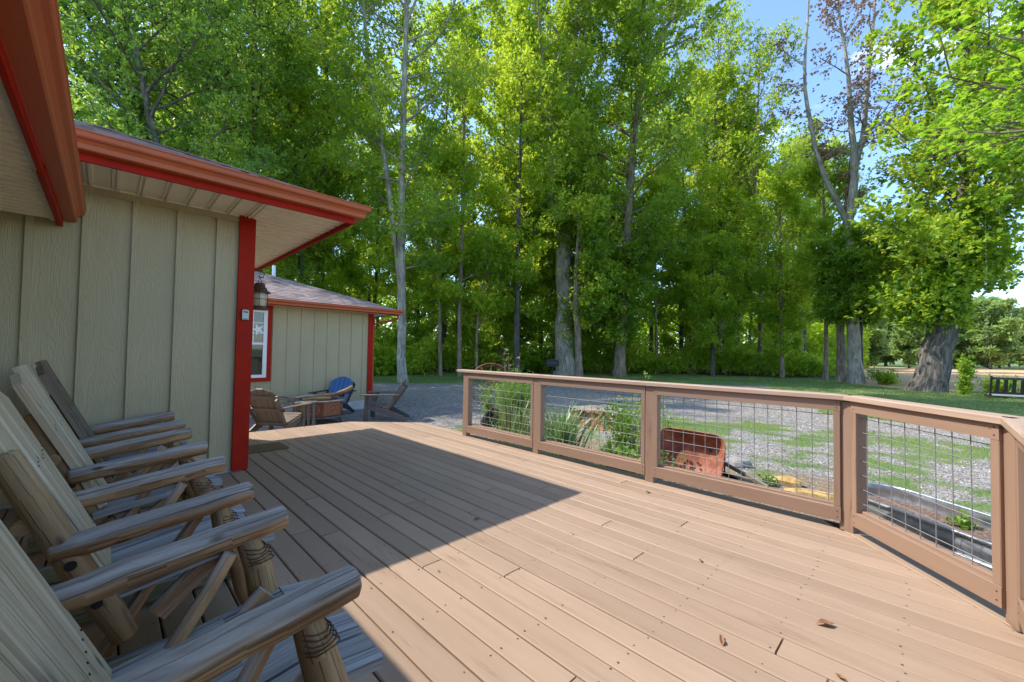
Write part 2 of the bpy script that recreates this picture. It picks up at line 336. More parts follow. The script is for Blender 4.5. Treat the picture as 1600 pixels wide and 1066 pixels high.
M_FOREST = leaf_mat('forest_leaves', [(0.0, (0.075, 0.19, 0.028)), (0.4, (0.23, 0.41, 0.038)), (1.0, (0.52, 0.62, 0.06))], (0.72, 0.84, 0.05), 0.56)
M_MAPLE = leaf_mat('maple_leaves', [(0.0, (0.06, 0.2, 0.022)), (0.5, (0.15, 0.32, 0.026)), (1.0, (0.31, 0.46, 0.04))], (0.48, 0.74, 0.04), 0.52)
M_ELM = leaf_mat('elm_leaves', [(0.0, (0.035, 0.12, 0.042)), (0.4, (0.105, 0.25, 0.055)), (1.0, (0.36, 0.5, 0.08))], (0.55, 0.74, 0.07), 0.48)
M_DEADL = leaf_mat('dead_brown_leaves', [(0.0, (0.24, 0.13, 0.085)), (0.5, (0.38, 0.23, 0.15)), (1.0, (0.5, 0.36, 0.24))], (0.34, 0.17, 0.1), 0.25)
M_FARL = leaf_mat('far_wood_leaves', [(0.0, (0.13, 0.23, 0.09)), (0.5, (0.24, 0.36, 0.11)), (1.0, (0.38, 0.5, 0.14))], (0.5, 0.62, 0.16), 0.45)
M_SHRUB = leaf_mat('garden_leaves', [(0.0, (0.06, 0.15, 0.03)), (0.5, (0.13, 0.26, 0.04)), (1.0, (0.27, 0.38, 0.07))], (0.36, 0.55, 0.06), 0.4)
M_IRIS = leaf_mat('iris_blades', [(0.0, (0.28, 0.14, 0.05)), (0.3, (0.10, 0.22, 0.06)), (0.7, (0.17, 0.31, 0.10)), (1.0, (0.34, 0.42, 0.20))], (0.30, 0.45, 0.12), 0.3)
M_GRASS = leaf_mat('grass_blades', [(0.0, (0.09, 0.16, 0.03)), (0.5, (0.17, 0.27, 0.045)), (1.0, (0.34, 0.37, 0.12))], (0.36, 0.48, 0.08), 0.4)

def ground_mat():
    m = mat('gravel_grass_and_soil', rough=0.95, spec=0.15); k = NT(m)
    P = k.coords('Object')
    v = k.n('ShaderNodeTexVoronoi'); v.inputs['Scale'].default_value = 34; k.l(P, v.inputs['Vector'])
    v2 = k.n('ShaderNodeTexVoronoi'); v2.inputs['Scale'].default_value = 13; k.l(P, v2.inputs['Vector'])
    big = k.noise(P, 0.35, 4, 0.6); fine = k.noise(P, 60, 4, 0.7); med = k.noise(P, 3.0, 6, 0.7)
    g = k.ramp(v.outputs['Color'], [(0.1, (0.17, 0.155, 0.135)), (0.5, (0.33, 0.305, 0.285)), (0.9, (0.52, 0.50, 0.47))])
    g = k.mix(k.ramp(v.outputs['Distance'], [(0.35, 0.0), (0.75, 0.8)]), g, (0.10, 0.085, 0.07))
    g = k.mix(k.ramp(v2.outputs['Color'], [(0.45, 0.0), (0.9, 0.5)]), g, (0.47, 0.44, 0.41)); g = k.mix(k.ramp(med, [(0.42, 0.0), (0.66, 0.65)]), g, (0.24, 0.18, 0.12))
    d = k.ramp(k.noise(P, 9, 6, 0.7), [(0.3, (0.13, 0.085, 0.05)), (0.55, (0.25, 0.175, 0.11)), (0.75, (0.36, 0.27, 0.18))]); d = k.mix(k.ramp(fine, [(0.5, 0.0), (0.62, 0.6)]), d, (0.40, 0.33, 0.25))
    gr = k.ramp(k.noise(P, 24, 5, 0.7), [(0.3, (0.06, 0.12, 0.025)), (0.55, (0.12, 0.21, 0.035)), (0.75, (0.22, 0.27, 0.07))])
    fl = k.ramp(k.noise(P, 0.8, 7, 0.75), [(0.22, (0.26, 0.20, 0.08)), (0.38, (0.56, 0.33, 0.16)), (0.70, (0.74, 0.50, 0.28))])
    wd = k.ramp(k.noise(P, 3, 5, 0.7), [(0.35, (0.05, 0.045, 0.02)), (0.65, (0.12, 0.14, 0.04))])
    def at(n): a = k.n('ShaderNodeAttribute'); a.attribute_name = n; return a.outputs['Fac']
    jit = k.math('MULTIPLY', k.math('SUBTRACT', k.noise(P, 5, 6, 0.75), 0.5), 1.3)
    def msk(n, lo=0.42, hi=0.58): return k.ramp(k.math('ADD', at(n), jit), [(lo, 0.0), (hi, 1.0)])
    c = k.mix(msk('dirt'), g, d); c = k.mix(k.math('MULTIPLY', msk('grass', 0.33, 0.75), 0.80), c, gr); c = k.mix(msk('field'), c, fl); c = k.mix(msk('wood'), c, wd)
    k.col(c); k.bump(k.math('ADD', v.outputs['Distance'], fine), 0.7, 0.02); return m
M_GROUND = ground_mat()
M_GRAVEL = mat('crushed_limestone', rough=0.95, spec=0.15); k = NT(M_GRAVEL); at_ = k.n('ShaderNodeAttribute'); at_.attribute_name = 'tint'
k.col(k.ramp(at_.outputs['Fac'], [(0.0, (0.14, 0.125, 0.105)), (0.4, (0.30, 0.28, 0.26)), (0.85, (0.43, 0.41, 0.385)), (1.0, (0.56, 0.54, 0.51))]))

# ------------------------------------------------------------------ numpy mesh of many small faces
def np_mesh(name, V, nper, tint, material, parent=None, off=(0, 0, 0), smooth=False):
    """V (n*nper, 3): every nper vertices are one polygon"""
    V = np.asarray(V, np.float32)-np.asarray(off, np.float32); nv = len(V); nf = nv//nper
    me = bpy.data.meshes.new(name); me.vertices.add(nv); me.vertices.foreach_set('co', V.ravel())
    me.loops.add(nv); me.loops.foreach_set('vertex_index', np.arange(nv, dtype=np.int32))
    me.polygons.add(nf); me.polygons.foreach_set('loop_start', np.arange(0, nv, nper, dtype=np.int32))
    me.polygons.foreach_set('loop_total', np.full(nf, nper, np.int32))
    a = me.attributes.new('tint', 'FLOAT', 'POINT'); a.data.foreach_set('value', np.repeat(np.asarray(tint, np.float32), nper))
    me.materials.append(material); me.update(calc_edges=True)
    o = bpy.data.objects.new(name, me); COL.objects.link(o)
    if parent is not None: o.parent = parent
    return o
def unit(v): return v/np.maximum(np.linalg.norm(v, axis=-1, keepdims=True), 1e-9)
def in_poly(x, y, poly):
    c = np.zeros(x.shape, bool); n = len(poly)
    for i in range(n):
        x0, y0 = poly[i]; x1, y1 = poly[(i+1) % n]
        t = ((y0 > y) != (y1 > y)) & (x < (x1-x0)*(y-y0)/((y1-y0) if y1 != y0 else 1e-9)+x0); c ^= t
    return c
# open ground that no leaf may shade (the sun comes from -X +Y)
SUNNY = [(-8, 16), (5.0, 9.5), (6.2, 8.5), (15.0, 3.9), (13.6, 2.0), (13.0, -1.0), (12.6, -9), (-12, -9)]
def sun_ok(P, rng, keep=0.0):
    h = P[:, 2]-G; gx = P[:, 0]+0.425*h; gy = P[:, 1]-0.68*h
    wob = 0.35*np.sin(gx*2.1)+0.25*np.sin(gy*3.3+gx)
    return ~in_poly(gx+wob, gy+wob, SUNNY) | (rng.random(len(P)) < keep)
def tufts(tips, outd, rng, n=7, L=0.2, W=0.09, droop=0.25, spread=0.9, tint=None):
    """n leaves radiate from every twig tip; each leaf is one folded diamond"""
    m = len(tips); T = np.repeat(tips, n, 0); D = np.repeat(outd, n, 0)
    d = unit(D+rng.normal(0, spread, (m*n, 3))+np.array([0, 0, -droop])); l = L*rng.uniform(0.65, 1.2, (m*n, 1)); wd = W*rng.uniform(0.7, 1.2, (m*n, 1))
    nrm = unit(rng.normal(0, 0.55, (m*n, 3))+np.array([0, 0, 1.0])); s = unit(np.cross(d, nrm)); up = np.cross(s, d)
    b = T+d*l*0.12
    Q = np.stack([b, b+d*l*0.5+s*wd*0.5+up*wd*0.12, b+d*l, b+d*l*0.5-s*wd*0.5+up*wd*0.12], 1)
    t = (rng.random(m)*0.75+0.12 if tint is None else tint); t = np.repeat(t, n)+rng.normal(0, 0.10, m*n)
    return Q.reshape(-1, 3), np.clip(t, 0, 1)
MAPLE = np.array([(0, -.05), (.16, .0), (.42, -.05), (.30, .16), (.52, .36), (.27, .38), (.22, .60), (.10, .52), (0, .95), (-.10, .52), (-.22, .60), (-.27, .38), (-.52, .36), (-.30, .16), (-.42, -.05), (-.16, 0)])
def maple_leaves(tips, outd, rng, n=4, L=0.15, droop=0.15, spread=0.9):
    m = len(tips); k = len(MAPLE); T = np.repeat(tips, n, 0); D = np.repeat(outd, n, 0)
    d = unit(D+rng.normal(0, spread, (m*n, 3))*np.array([1, 1, 0.45])+np.array([0, 0, -droop])); l = L*rng.uniform(0.6, 1.2, (m*n, 1, 1))
    nrm = unit(rng.normal(0, 0.30, (m*n, 3))+np.array([0, 0, 1.0])); s = unit(np.cross(d, nrm)); up = np.cross(s, d)
    b = T+d*0.05
    Q = b[:, None]+s[:, None]*MAPLE[None, :, :1]*l+d[:, None]*MAPLE[None, :, 1:]*l+up[:, None]*(np.abs(MAPLE[None, :, :1])*0.25-MAPLE[None, :, 1:]**2*0.18)*l
    t = np.repeat(rng.random(m)*0.8+0.1, n)+rng.normal(0, 0.1, m*n); return Q.reshape(-1, 3), np.clip(t, 0, 1)
def limb_path(p0, d, L, rng, n=6, up=0.10, wig=0.22):
    pts = [np.array(p0, float)]; d = unit(np.array(d, float)); st = L/n
    for i in range(n):
        d = unit(d+rng.normal(0, wig, 3)*0.55+np.array([0, 0, up])); pts.append(pts[-1]+d*st)
    return np.array(pts)
def interp(st, z=None, t=None):
    st = np.array(st)
    if z is not None:
        zz = st[:, 2]; i = int(np.clip(np.searchsorted(zz, z)-1, 0, len(zz)-2)); f = (z-zz[i])/max(zz[i+1]-zz[i], 1e-6); return st[i]*(1-f)+st[i+1]*f
def smooth_stem(st, rng, wob=0.04):
    st = np.array(st, float); out = []
    for i in range(len(st)-1):
        n = max(2, int(np.linalg.norm(st[i+1, :3]-st[i, :3])/1.2))
        for j in range(n):
            t = j/n; p0 = st[max(i-1, 0)]; p1 = st[i]; p2 = st[i+1]; p3 = st[min(i+2, len(st)-1)]
            q = 0.5*((2*p1)+(-p0+p2)*t+(2*p0-5*p1+4*p2-p3)*t*t+(-p0+3*p1-3*p2+p3)*t**3); q[:2] += rng.normal(0, wob*q[3]*2, 2); q[3] = max(q[3], 0.012); out.append(q)
    out.append(st[-1]); return np.array(out)
def make_tree(name, label, stems, z0, z1, nl, L, seed, lmat, bmat, group=None, cat='tree', tuft=6, lpt=5, leafL=0.2, leafW=0.095, low=0.55, elev=(0.25, 0.9),
              flare=1.35, prune=True, local=False, sleeve=None, keep=0.0, fill=1.0, aim=None, aimw=0.0, droop=0.25, spread=0.9, parts=True, dens_top=1.0, avoid=None, top=True):
    rng = np.random.default_rng(seed); random.seed(seed)
    base = Vector(stems[0][0][:3]); root = empty(name, base, label, cat, group)
    tr = MB(); SS = [smooth_stem(s, rng) for s in stems]
    for si, S in enumerate(SS):
        rr = S[:, 3].copy()
        if si == 0 and flare > 1:
            h = S[:, 2]-S[0, 2]; rr = rr*(1+(flare-1)*np.exp(-h/0.35)*0.6)
            S2 = np.vstack([S[0]-np.array([0, 0, 0.25, 0]), S]); rr = np.concatenate([[rr[0]*1.15], rr])
        else: S2 = S
        tr.tube([tuple(p) for p in S2[:, :3]], rr, n=14 if rr[0] > 0.2 else 8, cap=False, rough=0.035)
    tips = []; outs = []; tin = []
    for i in range(nl):
        S = SS[rng.integers(len(SS))] if i % 3 else SS[0]
        f = ((i+rng.random())/nl)**dens_top; lo = max(z0, S[0, 2]+0.3); hi = min(z1, S[-1, 2])
        if hi <= lo: continue
        z = lo+f*(hi-lo); p = interp(S, z=z); t = (z-z0)/max(z1-z0, 1e-6)
        prof = (low+(1-low)*math.sin(min(1, t*1.6)*math.pi/2)) if t < 0.55 else math.sqrt(max(0.02, 1-((t-0.55)/0.5)**2))
        l = L*prof*rng.uniform(0.55, 1.25); lt_ = rng.uniform(0.0, 1.0); az = i*2.39996+rng.normal(0, 0.4); el = elev[0]+(elev[1]-elev[0])*t+rng.normal(0, 0.12)
        d = np.array([math.cos(az)*math.cos(el), math.sin(az)*math.cos(el), math.sin(el)])
        if aim is not None: d = unit(d+np.array(aim)*aimw)
        P = limb_path(p[:3], d, l, rng, 7, 0.06+0.03*t)
        if avoid is not None and (avoid(P[-1:])[0] or avoid(P[4:5])[0]): continue
        r0 = min(p[3]*0.55, 0.012*l+0.02); tr.tube([tuple(q) for q in P], np.linspace(r0, 0.012, 8), n=6, cap=False)
        for j in range(2, 8):
            dd = unit(P[j]-P[j-1])
            for sgn in (-1, 1):
                q = unit(np.cross(dd, [0, 0, 1])*sgn*rng.uniform(0.5, 1.2)+dd*0.7+np.array([0, 0, rng.normal(0.05, 0.35)]))
                ll = (0.30*l*(1.15-j/9)+0.45)*rng.uniform(0.6, 1.2); B = limb_path(P[j], q, ll, rng, 3, 0.03, 0.3)
                if ll > 0.8: tr.tube([tuple(x) for x in B], [0.02, 0.014, 0.010, 0.006], n=4, cap=False)
                tb = np.clip(lt_+rng.normal(0, 0.18), 0.02, 0.98)
                for bb in (B[1], B[2], B[3]): tips.append(bb); outs.append(q); tin.append(tb)
        tips.append(P[-1]); outs.append(unit(P[-1]-P[-2])); tin.append(lt_)
    if top:
        for S in SS:
            for _ in range(6): tips.append(S[-1, :3]+rng.normal(0, 0.5, 3)); outs.append(np.array([0, 0, 1.0])); tin.append(0.6)
    if sleeve:
        for (za, zb, cnt, rad, side) in sleeve:
            for _ in range(cnt):
                p = interp(SS[0], z=rng.uniform(za, zb)); az = rng.uniform(0, 6.283); r = p[3]+abs(rng.normal(0, rad))
                o = np.array([math.cos(az), math.sin(az), 0.25])+np.array(side)*0.8; o = unit(o); tips.append(p[:3]+o*r+np.array([0, 0, rng.normal(0, 0.2)])); outs.append(o); tin.append(rng.uniform(0.1, 0.7))
    tips = np.array(tips); outs = np.array(outs)
    k_ = max(1, tuft); sz = 0.24+0.012*L
    tin = np.repeat(np.array(tin), k_)+rng.normal(0, 0.10, len(tips)*k_); T = np.repeat(tips, k_, 0)+rng.normal(0, 1, (len(tips)*k_, 3))*np.array([sz, sz, sz*0.6]); O = unit(np.repeat(outs, k_, 0)+rng.normal(0, 0.4, (len(T), 3)))
    sel = rng.random(len(T)) < fill
    if prune: sel &= sun_ok(T, rng, keep)
    if avoid is not None: sel &= ~avoid(T)
    T = T[sel]; O = O[sel]; tin = tin[sel]
    if lmat is M_MAPLE and leafL < 0.19: Q, t = maple_leaves(T, O, rng, lpt, leafL, droop); npn = len(MAPLE)
    else: Q, t = tufts(T, O, rng, lpt, leafL, leafW, droop, spread, tint=tin); npn = 4
    trunk = tr.build('trunk', bmat, root, True)
    if len(T): np_mesh('crown', Q, npn, t, lmat, root, base)
    return root

# ================================================================== SETTING: ground
GRAVEL_ZONE = [(-4, 26), (4, 21.5), (12.4, 17.3), (18, 14.2), (22.5, 10.4), (25.9, 6.6), (22, 4.4), (17, 3.0), (14.6, 1.8), (14.2, -3), (13, -14), (-6, -14), (-6, 10)]
def vnoise(x, y, s, seed=0):
    xi = np.floor(x/s).astype(int); yi = np.floor(y/s).astype(int); fx = x/s-xi; fy = y/s-yi; fx = fx*fx*(3-2*fx); fy = fy*fy*(3-2*fy)
    def h(a, b): v = np.sin(a*127.1+b*311.7+seed*74.7)*43758.5453; return v-np.floor(v)
    return (h(xi, yi)*(1-fx)+h(xi+1, yi)*fx)*(1-fy)+(h(xi, yi+1)*(1-fx)+h(xi+1, yi+1)*fx)*fy
def masks(x, y):
    """where grass, soil, ploughed field and wood floor lie"""
    jx = x+1.0*(vnoise(x, y, 1.7, 1)-0.5)+0.5*(vnoise(x, y, 0.6, 2)-0.5); jy = y+1.0*(vnoise(x, y, 1.7, 3)-0.5)+0.5*(vnoise(x, y, 0.6, 4)-0.5)
    inz = in_poly(jx, jy, GRAVEL_ZONE)
    u = 0.53*x-0.85*y; v = 0.85*x+0.53*y
    patch = 0.34*vnoise(u, v*1.5, 2.2, 5)+0.30*vnoise(u, v*1.3, 0.8, 6)+0.36*vnoise(u, v, 0.33, 7)
    near = np.clip((13.5-x)/3, 0, 1)*np.clip((8.5-y)/2.0, 0, 1)
    g = np.where(inz, np.clip((patch-(0.78-0.38*near))*3.2+0.18, 0, 1), 1.0)
    edge = 6.6+0.5*(vnoise(x, y, 0.9, 8)-0.5)*2+0.10*y
    dirt = np.clip((edge-x)*1.4+0.35, 0, 1)*(y < 6.9)*(y > -3)*(x > 3.0)
    dirt = dirt*(y > 0.2)+dirt*(y <= 0.2)*np.clip((5.2-x)*2+.5, 0, 1)
    g = g*(1-0.55*(dirt > 0.5))
    fw = 0.70*x+0.713*y; lt = 0.713*x-0.70*y   # forward and sideways of the view
    field = ((lt > 0.82*fw) & (fw > 21.0+2.0*(vnoise(x, y, 2.0, 15)-0.5)+np.clip(0.96-lt/np.maximum(fw, 1), 0, 1)*38) & (fw < 74) & (lt < 1.6*fw+20)).astype(float)
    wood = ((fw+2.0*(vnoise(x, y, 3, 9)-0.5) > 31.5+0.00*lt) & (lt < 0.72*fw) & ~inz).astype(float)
    return g, dirt, field, wood
def gz(x, y):
    return G+0.05*(vnoise(x, y, 2.3, 11)-0.5)*np.clip((np.hypot(x-4, y-4)-1)/6, 0, 1)+0.03*(vnoise(x, y, 0.7, 12)-0.5)
def make_ground():
    ax = np.unique(np.round(np.concatenate([-np.geomspace(6, 900, 26)[::-1], np.arange(-6, 20, 0.16), np.arange(20, 50, 0.8), np.geomspace(50, 1400, 26)]), 3))
    ay = np.unique(np.round(np.concatenate([-np.geomspace(6, 900, 26)[::-1], np.arange(-6, 20, 0.16), np.arange(20, 50, 0.8), np.geomspace(50, 1400, 26)]), 3))
    X_, Y_ = np.meshgrid(ax, ay, indexing='ij'); Z_ = gz(X_, Y_); nx, ny = X_.shape
    V = np.stack([X_, Y_, Z_], -1).reshape(-1, 3); idx = np.arange(nx*ny).reshape(nx, ny)
    F = np.stack([idx[:-1, :-1], idx[1:, :-1], idx[1:, 1:], idx[:-1, 1:]], -1).reshape(-1, 4)
    me = bpy.data.meshes.new('ground'); me.vertices.add(len(V)); me.vertices.foreach_set('co', V.astype(np.float32).ravel())
    me.loops.add(F.size); me.loops.foreach_set('vertex_index', F.astype(np.int32).ravel()); me.polygons.add(len(F))
    me.polygons.foreach_set('loop_start', np.arange(0, F.size, 4, dtype=np.int32)); me.polygons.foreach_set('loop_total', np.full(len(F), 4, np.int32))
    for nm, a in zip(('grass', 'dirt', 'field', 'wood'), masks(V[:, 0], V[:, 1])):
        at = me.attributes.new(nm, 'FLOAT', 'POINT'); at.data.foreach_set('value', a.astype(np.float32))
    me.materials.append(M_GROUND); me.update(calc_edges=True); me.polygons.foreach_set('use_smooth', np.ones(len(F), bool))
    o = bpy.data.objects.new('ground', me); COL.objects.link(o); tag(o, kind='structure')
make_ground()

# ================================================================== HOUSE
XV = Vector((1, 0, 0)); YV = Vector((0, 1, 0)); ZV = Vector((0, 0, 1))
house = empty('house', (1.10, 5.11, 0), 'olive board-and-batten house wing with red trim beside the deck', 'house')
WY = 5.11; SZ = 2.675; CX = 1.10
b = MB()
b.bx(-9, CX-0.02, WY, WY+0.12, 0.02, SZ+0.1)                       # wall seen beyond the rocking chairs
b.bx(CX-0.14, CX-0.02, WY+0.12, 7.45, 0.02, SZ+0.1)                # side wall with the door
b.bx(-9, CX-0.14, 7.33, 7.45, 0.02, SZ+0.1)
for x in np.arange(-0.467-0.315*8, 0.95, 0.315): b.bx(x-0.022, x+0.022, WY-0.024, WY, 0.03, SZ-0.075, 0.002)
b.bx(-3.2, CX-0.13, WY-0.014, WY, SZ-0.072, SZ+0.01)
for y in np.arange(WY+0.45, 7.3, 0.315): b.bx(CX-0.02, CX, y-0.02, y+0.02, 0.03, SZ-0.02)
b.build('wall', M_SIDING, house, True)
b = MB(); b.bx(-1.75, -1.63, -7, WY-0.02, 0.02, 2.5)
for y in np.arange(-6.8, 5, 0.315): b.bx(-1.63, -1.612, y-0.02, y+0.02, 0.03, 2.45)
b.build('side_wall', M_SIDING, house, True)
b = MB(); b.bx(-9, CX-0.03, WY+0.01, 7.4, G-0.1, 0.015); b.build('foundation', M_CONC, house, True)
b = MB()
b.plank((0.9675+0.065, WY-0.028, 0.01), (0.9675+0.065, WY-0.028, SZ-0.003), 0.135, 0.028, -YV, 0.002)
b.plank((CX+0.004, WY+0.05, 0.01), (CX+0.004, WY+0.05, SZ-0.003), 0.126, 0.028, XV, 0.002)
b.build('corner_trim', M_RED, house, True)
b = MB(); b.bx(CX-0.0, CX+0.03, 5.62, 5.74, 0.02, 2.18); b.bx(CX, CX+0.03, 6.66, 6.78, 0.02, 2.18); b.bx(CX, CX+0.03, 5.74, 6.66, 2.07, 2.18)
dr = b.build('door_frame', M_RED, house, True)
b = MB(); b.bx(CX-0.02, CX+0.012, 5.745, 6.655, 0.03, 2.065)
dd = b.build('door', M_WHITE, house, True)
b = MB(); b.ball((CX+0.06, 6.55, 1.0), 0.03); b.build('handle', M_BRONZE, dd, True)
# main soffit with ribbed vinyl panels
FX, FY0, FY1 = 1.83, 4.33, 8.22
b = MB(); b.bx(-9, FX, FY0, WY, SZ, SZ+0.012); b.bx(CX, FX, WY, FY1, SZ, SZ+0.012); b.bx(-9, CX, 7.45, FY1, SZ, SZ+0.012)
def rib(b, p0, p1, w=0.014, h=0.010):
    b.plank(p0, p1, w, h, ZV, 0.003)
for x in np.arange(1.045, -2.2, -0.168):
    rib(b, (x, FY0+0.02, SZ-0.004), (x, WY-0.002, SZ-0.007), 0.022, 0.018); rib(b, (x-0.034, FY0+0.02, SZ-0.004), (x-0.034, WY-0.002, SZ-0.004), 0.010, 0.010)
b.bx(CX-0.028, CX-0.004, FY0+0.01, WY-0.03, SZ-0.012, SZ-0.001)
for y in np.arange(FY0+0.14, FY1-0.05, 0.152):
    rib(b, (CX+0.002, y, SZ-0.006), (FX-0.01, y, SZ-0.006), 0.022, 0.015)
b.bx(-1.5, CX-0.03, WY-0.022, WY-0.002, SZ-0.014, SZ-0.001)
b.build('soffit', M_SOFF, house, True)
# fascia boards and gutters
b = MB(); b.bx(-9, FX+0.02, FY0-0.022, FY0, SZ-0.055, SZ+0.14, 0.002); b.bx(FX, FX+0.022, FY0, FY1, SZ-0.055, SZ+0.14, 0.002); b.bx(-9, FX+0.02, FY1, FY1+0.02, SZ-0.055, SZ+0.14)
b.build('fascia', M_RED, house, True)
GP = [(0, 0), (0.070, 0.0), (0.078, 0.006), (0.080, 0.040), (0.098, 0.062), (0.118, 0.072), (0.124, 0.082), (0.124, 0.112), (0.130, 0.118), (0.130, 0.126), (0.118, 0.126), (0.112, 0.110), (0.072, 0.052), (0.068, 0.008), (0, 0.008)]
b = MB(); b.profile(GP, (-9, FY0-0.023, SZ+0.005), (FX+0.022, FY0-0.023, SZ+0.005), (0, -1, 0), True, 0, 1.0)
b.build('gutter', M_GUT, house, True)
b = MB(); b.profile(GP, (FX+0.023, FY0-0.022, SZ+0.005), (FX+0.023, FY1+0.02, SZ+0.005), (1, 0, 0), True, 1.0, 1.0)
b.build('gutter', M_GUT, house, True)
# shingled hip roof laid course by course
def hip_roof(b, x0, x1, y0, y1, z, s, dirs='SEN', exp=0.14, th=0.012, ridge_len=None):
    hw = (y1-y0)/2
    def course(k, kind):
        t0 = k*exp; t1 = min((k+1)*exp+0.02, hw); t0 = min(t0, hw)
        if t0 >= hw: return False
        def P(t, a, lift):
            zz = z+t*s+lift
            if kind == 'S': return (a, y0+t, zz)
            if kind == 'N': return (a, y1-t, zz)
            return (x1-t, a, zz)
        if kind in 'SN': lo0, hi0, lo1, hi1 = x0, x1-t0, x0, x1-t1
        else: lo0, hi0, lo1, hi1 = y0+t0, y1-t0, y0+t1, y1-t1
        a = lo0; off = random.uniform(0, 0.3)
        # tabs of a course
        while a < hi0-1e-4:
            e = min(a+random.choice((0.12, 0.18, 0.24, 0.30))+(off if a == lo0 else 0), hi0); lt = th*random.uniform(0.8, 1.5)
            def cl(v): return min(max(v, lo1), hi1)
            v = [P(t0, a, 0), P(t0, e, 0), P(t0, e, lt), P(t0, a, lt), P(t1, cl(e), 0.001), P(t1, cl(a), 0.001)]
            b.poly(v, [[0, 1, 2, 3], [3, 2, 4, 5]]); a = e
        return True
    for kind in dirs:
        k = 0
        while course(k, kind): k += 1
b = MB(); hip_roof(b, -9, FX+0.045, FY0-0.05, FY1+0.05, SZ+0.125, 0.415); b.build('roof', M_ROOF, house, True)
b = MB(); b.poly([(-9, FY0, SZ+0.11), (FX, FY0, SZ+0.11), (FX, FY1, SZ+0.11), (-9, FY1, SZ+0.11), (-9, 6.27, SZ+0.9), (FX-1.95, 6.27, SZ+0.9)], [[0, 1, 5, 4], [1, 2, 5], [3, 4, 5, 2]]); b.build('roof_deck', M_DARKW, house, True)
# ridge cap pieces on the near hip
b = MB()
for k in range(13):
    t = k*0.15; p = Vector((FX+0.045-t, FY0-0.05+t, SZ+0.14+t*0.415)); q = p+Vector((-0.2, 0.2, 0.083)); b.plank(p-ZV*0.006, q-ZV*0.012, 0.13, 0.010, ZV)
b.build('hip_cap', M_ROOF, house, True)
# porch roof on the left, under which the camera stands
PX = -0.31; PZ = 2.32
b = MB(); b.bx(-1.65, PX, -7, WY-0.03, PZ, PZ+0.012)
for y in np.arange(-6.9, WY-0.08, 0.105):
    rib(b, (-1.63, y, PZ-0.008), (PX-0.03, y, PZ-0.008), 0.030, 0.020)
b.bx(PX-0.045, PX-0.002, -7, WY-0.02, PZ-0.012, PZ-0.0015)
b.build('porch_soffit', M_SOFF, house, True)
b = MB(); b.bx(PX, PX+0.022, -7, 3.62, PZ-0.045, PZ+0.13, 0.003); b.bx(PX-0.006, PX+0.026, 3.625, WY-0.02, PZ-0.050, PZ+0.12, 0.003); b.build('porch_fascia', M_RED, house, True)
b = MB(); b.profile(GP, (PX+0.028, -7, PZ+0.002), (PX+0.028, WY-0.03, PZ+0.002), (1, 0, 0), True, 0, 0); b.build('porch_gutter', M_GUT, house, True)
b = MB(); b.poly([(PX+0.07, -7, PZ+0.125), (PX+0.07, WY-0.02, PZ+0.125), (-5.3, WY-0.02, PZ+1.45), (-5.3, -7, PZ+1.45), (PX+0.07, -7, PZ+0.11), (PX+0.07, WY-0.02, PZ+0.11)], [[0, 1, 2, 3], [0, 4, 5, 1]]); b.build('porch_roof', M_ROOF, house, True)

# ------------------------------------------------------------------ items on the wall corner
kb = empty('key_lockbox', (1.037, WY-0.042, 1.63), 'small grey key lockbox mounted on the red corner post', 'lockbox')
b = MB(); o_ = [(-0.032, -0.055), (0.032, -0.055), (0.034, 0.045), (0.024, 0.058), (-0.024, 0.058), (-0.034, 0.045)]
b.prism(o_, (1.037, WY-0.053, 1.63), XV, ZV, -YV, 0.022); b.build('case', M_BLACK, kb, True)
b = MB(); b.prism([(x*0.9, y*0.92) for x, y in o_], (1.037, WY-0.067, 1.63), XV, ZV, -YV, 0.010); b.cur = 1
b.bx(1.018, 1.030, WY-0.074, WY-0.0725, 1.654, 1.668); b.bx(1.033, 1.056, WY-0.074, WY-0.0725, 1.652, 1.666)
for i in range(6): b.bx(1.016+i*0.007, 1.0205+i*0.007, WY-0.074, WY-0.0725, 1.583, 1.591)
b.build('front_cover', [painted('pale_grey_plastic', (0.55, 0.54, 0.50), 0.4, 0.05), M_BLACK], kb, True)

LX, LY = 1.245, 5.42
lan = empty('hanging_lantern', (LX, LY, 1.90), 'bronze caged onion lantern hanging from a curled hook on the red corner', 'lantern')
b = MB()
b.tube([(CX+0.02, LY, 1.93), (CX+0.045, LY, 2.06), (LX-0.08, LY, 2.165), (LX, LY, 2.185), (LX+0.045, LY, 2.15), (LX+0.03, LY, 2.10), (LX-0.005, LY, 2.10), (LX-0.008, LY, 2.125)], 0.0055, 6)
b.bx(CX+0.014, CX+0.026, LY-0.03, LY+0.03, 1.80, 2.0); b.tube([(CX+0.02, LY, 1.985), (LX-0.03, LY, 1.985)], 0.0045, 6); b.build('wall_hook', M_BRONZE, lan, True)
b = MB(); b.tube([(LX, LY, 2.10), (LX-0.025, LY, 2.02)], 0.003, 5); b.tube([(LX, LY, 2.10), (LX+0.025, LY, 2.02)], 0.003, 5)
b.lathe([(0.0, 2.03), (0.045, 2.03), (0.055, 2.02), (0.055, 1.99), (0.075, 1.975), (0.075, 1.955), (0.115, 1.925), (0.112, 1.918), (0.0, 1.925)], (LX, LY, 0)); b.build('lantern_cap', M_BRONZE, lan, True)
b = MB(); b.lathe([(0.060, 1.925), (0.072, 1.88), (0.075, 1.83), (0.068, 1.775), (0.055, 1.755)], (LX, LY, 0)); b.build('glass', M_GLASS, lan, True)
b = MB(); b.lathe([(0.0, 1.725), (0.095, 1.725), (0.10, 1.735), (0.09, 1.757), (0.06, 1.768), (0.0, 1.768)], (LX, LY, 0)); b.build('lantern_base', M_BRONZE, lan, True)
b = MB()
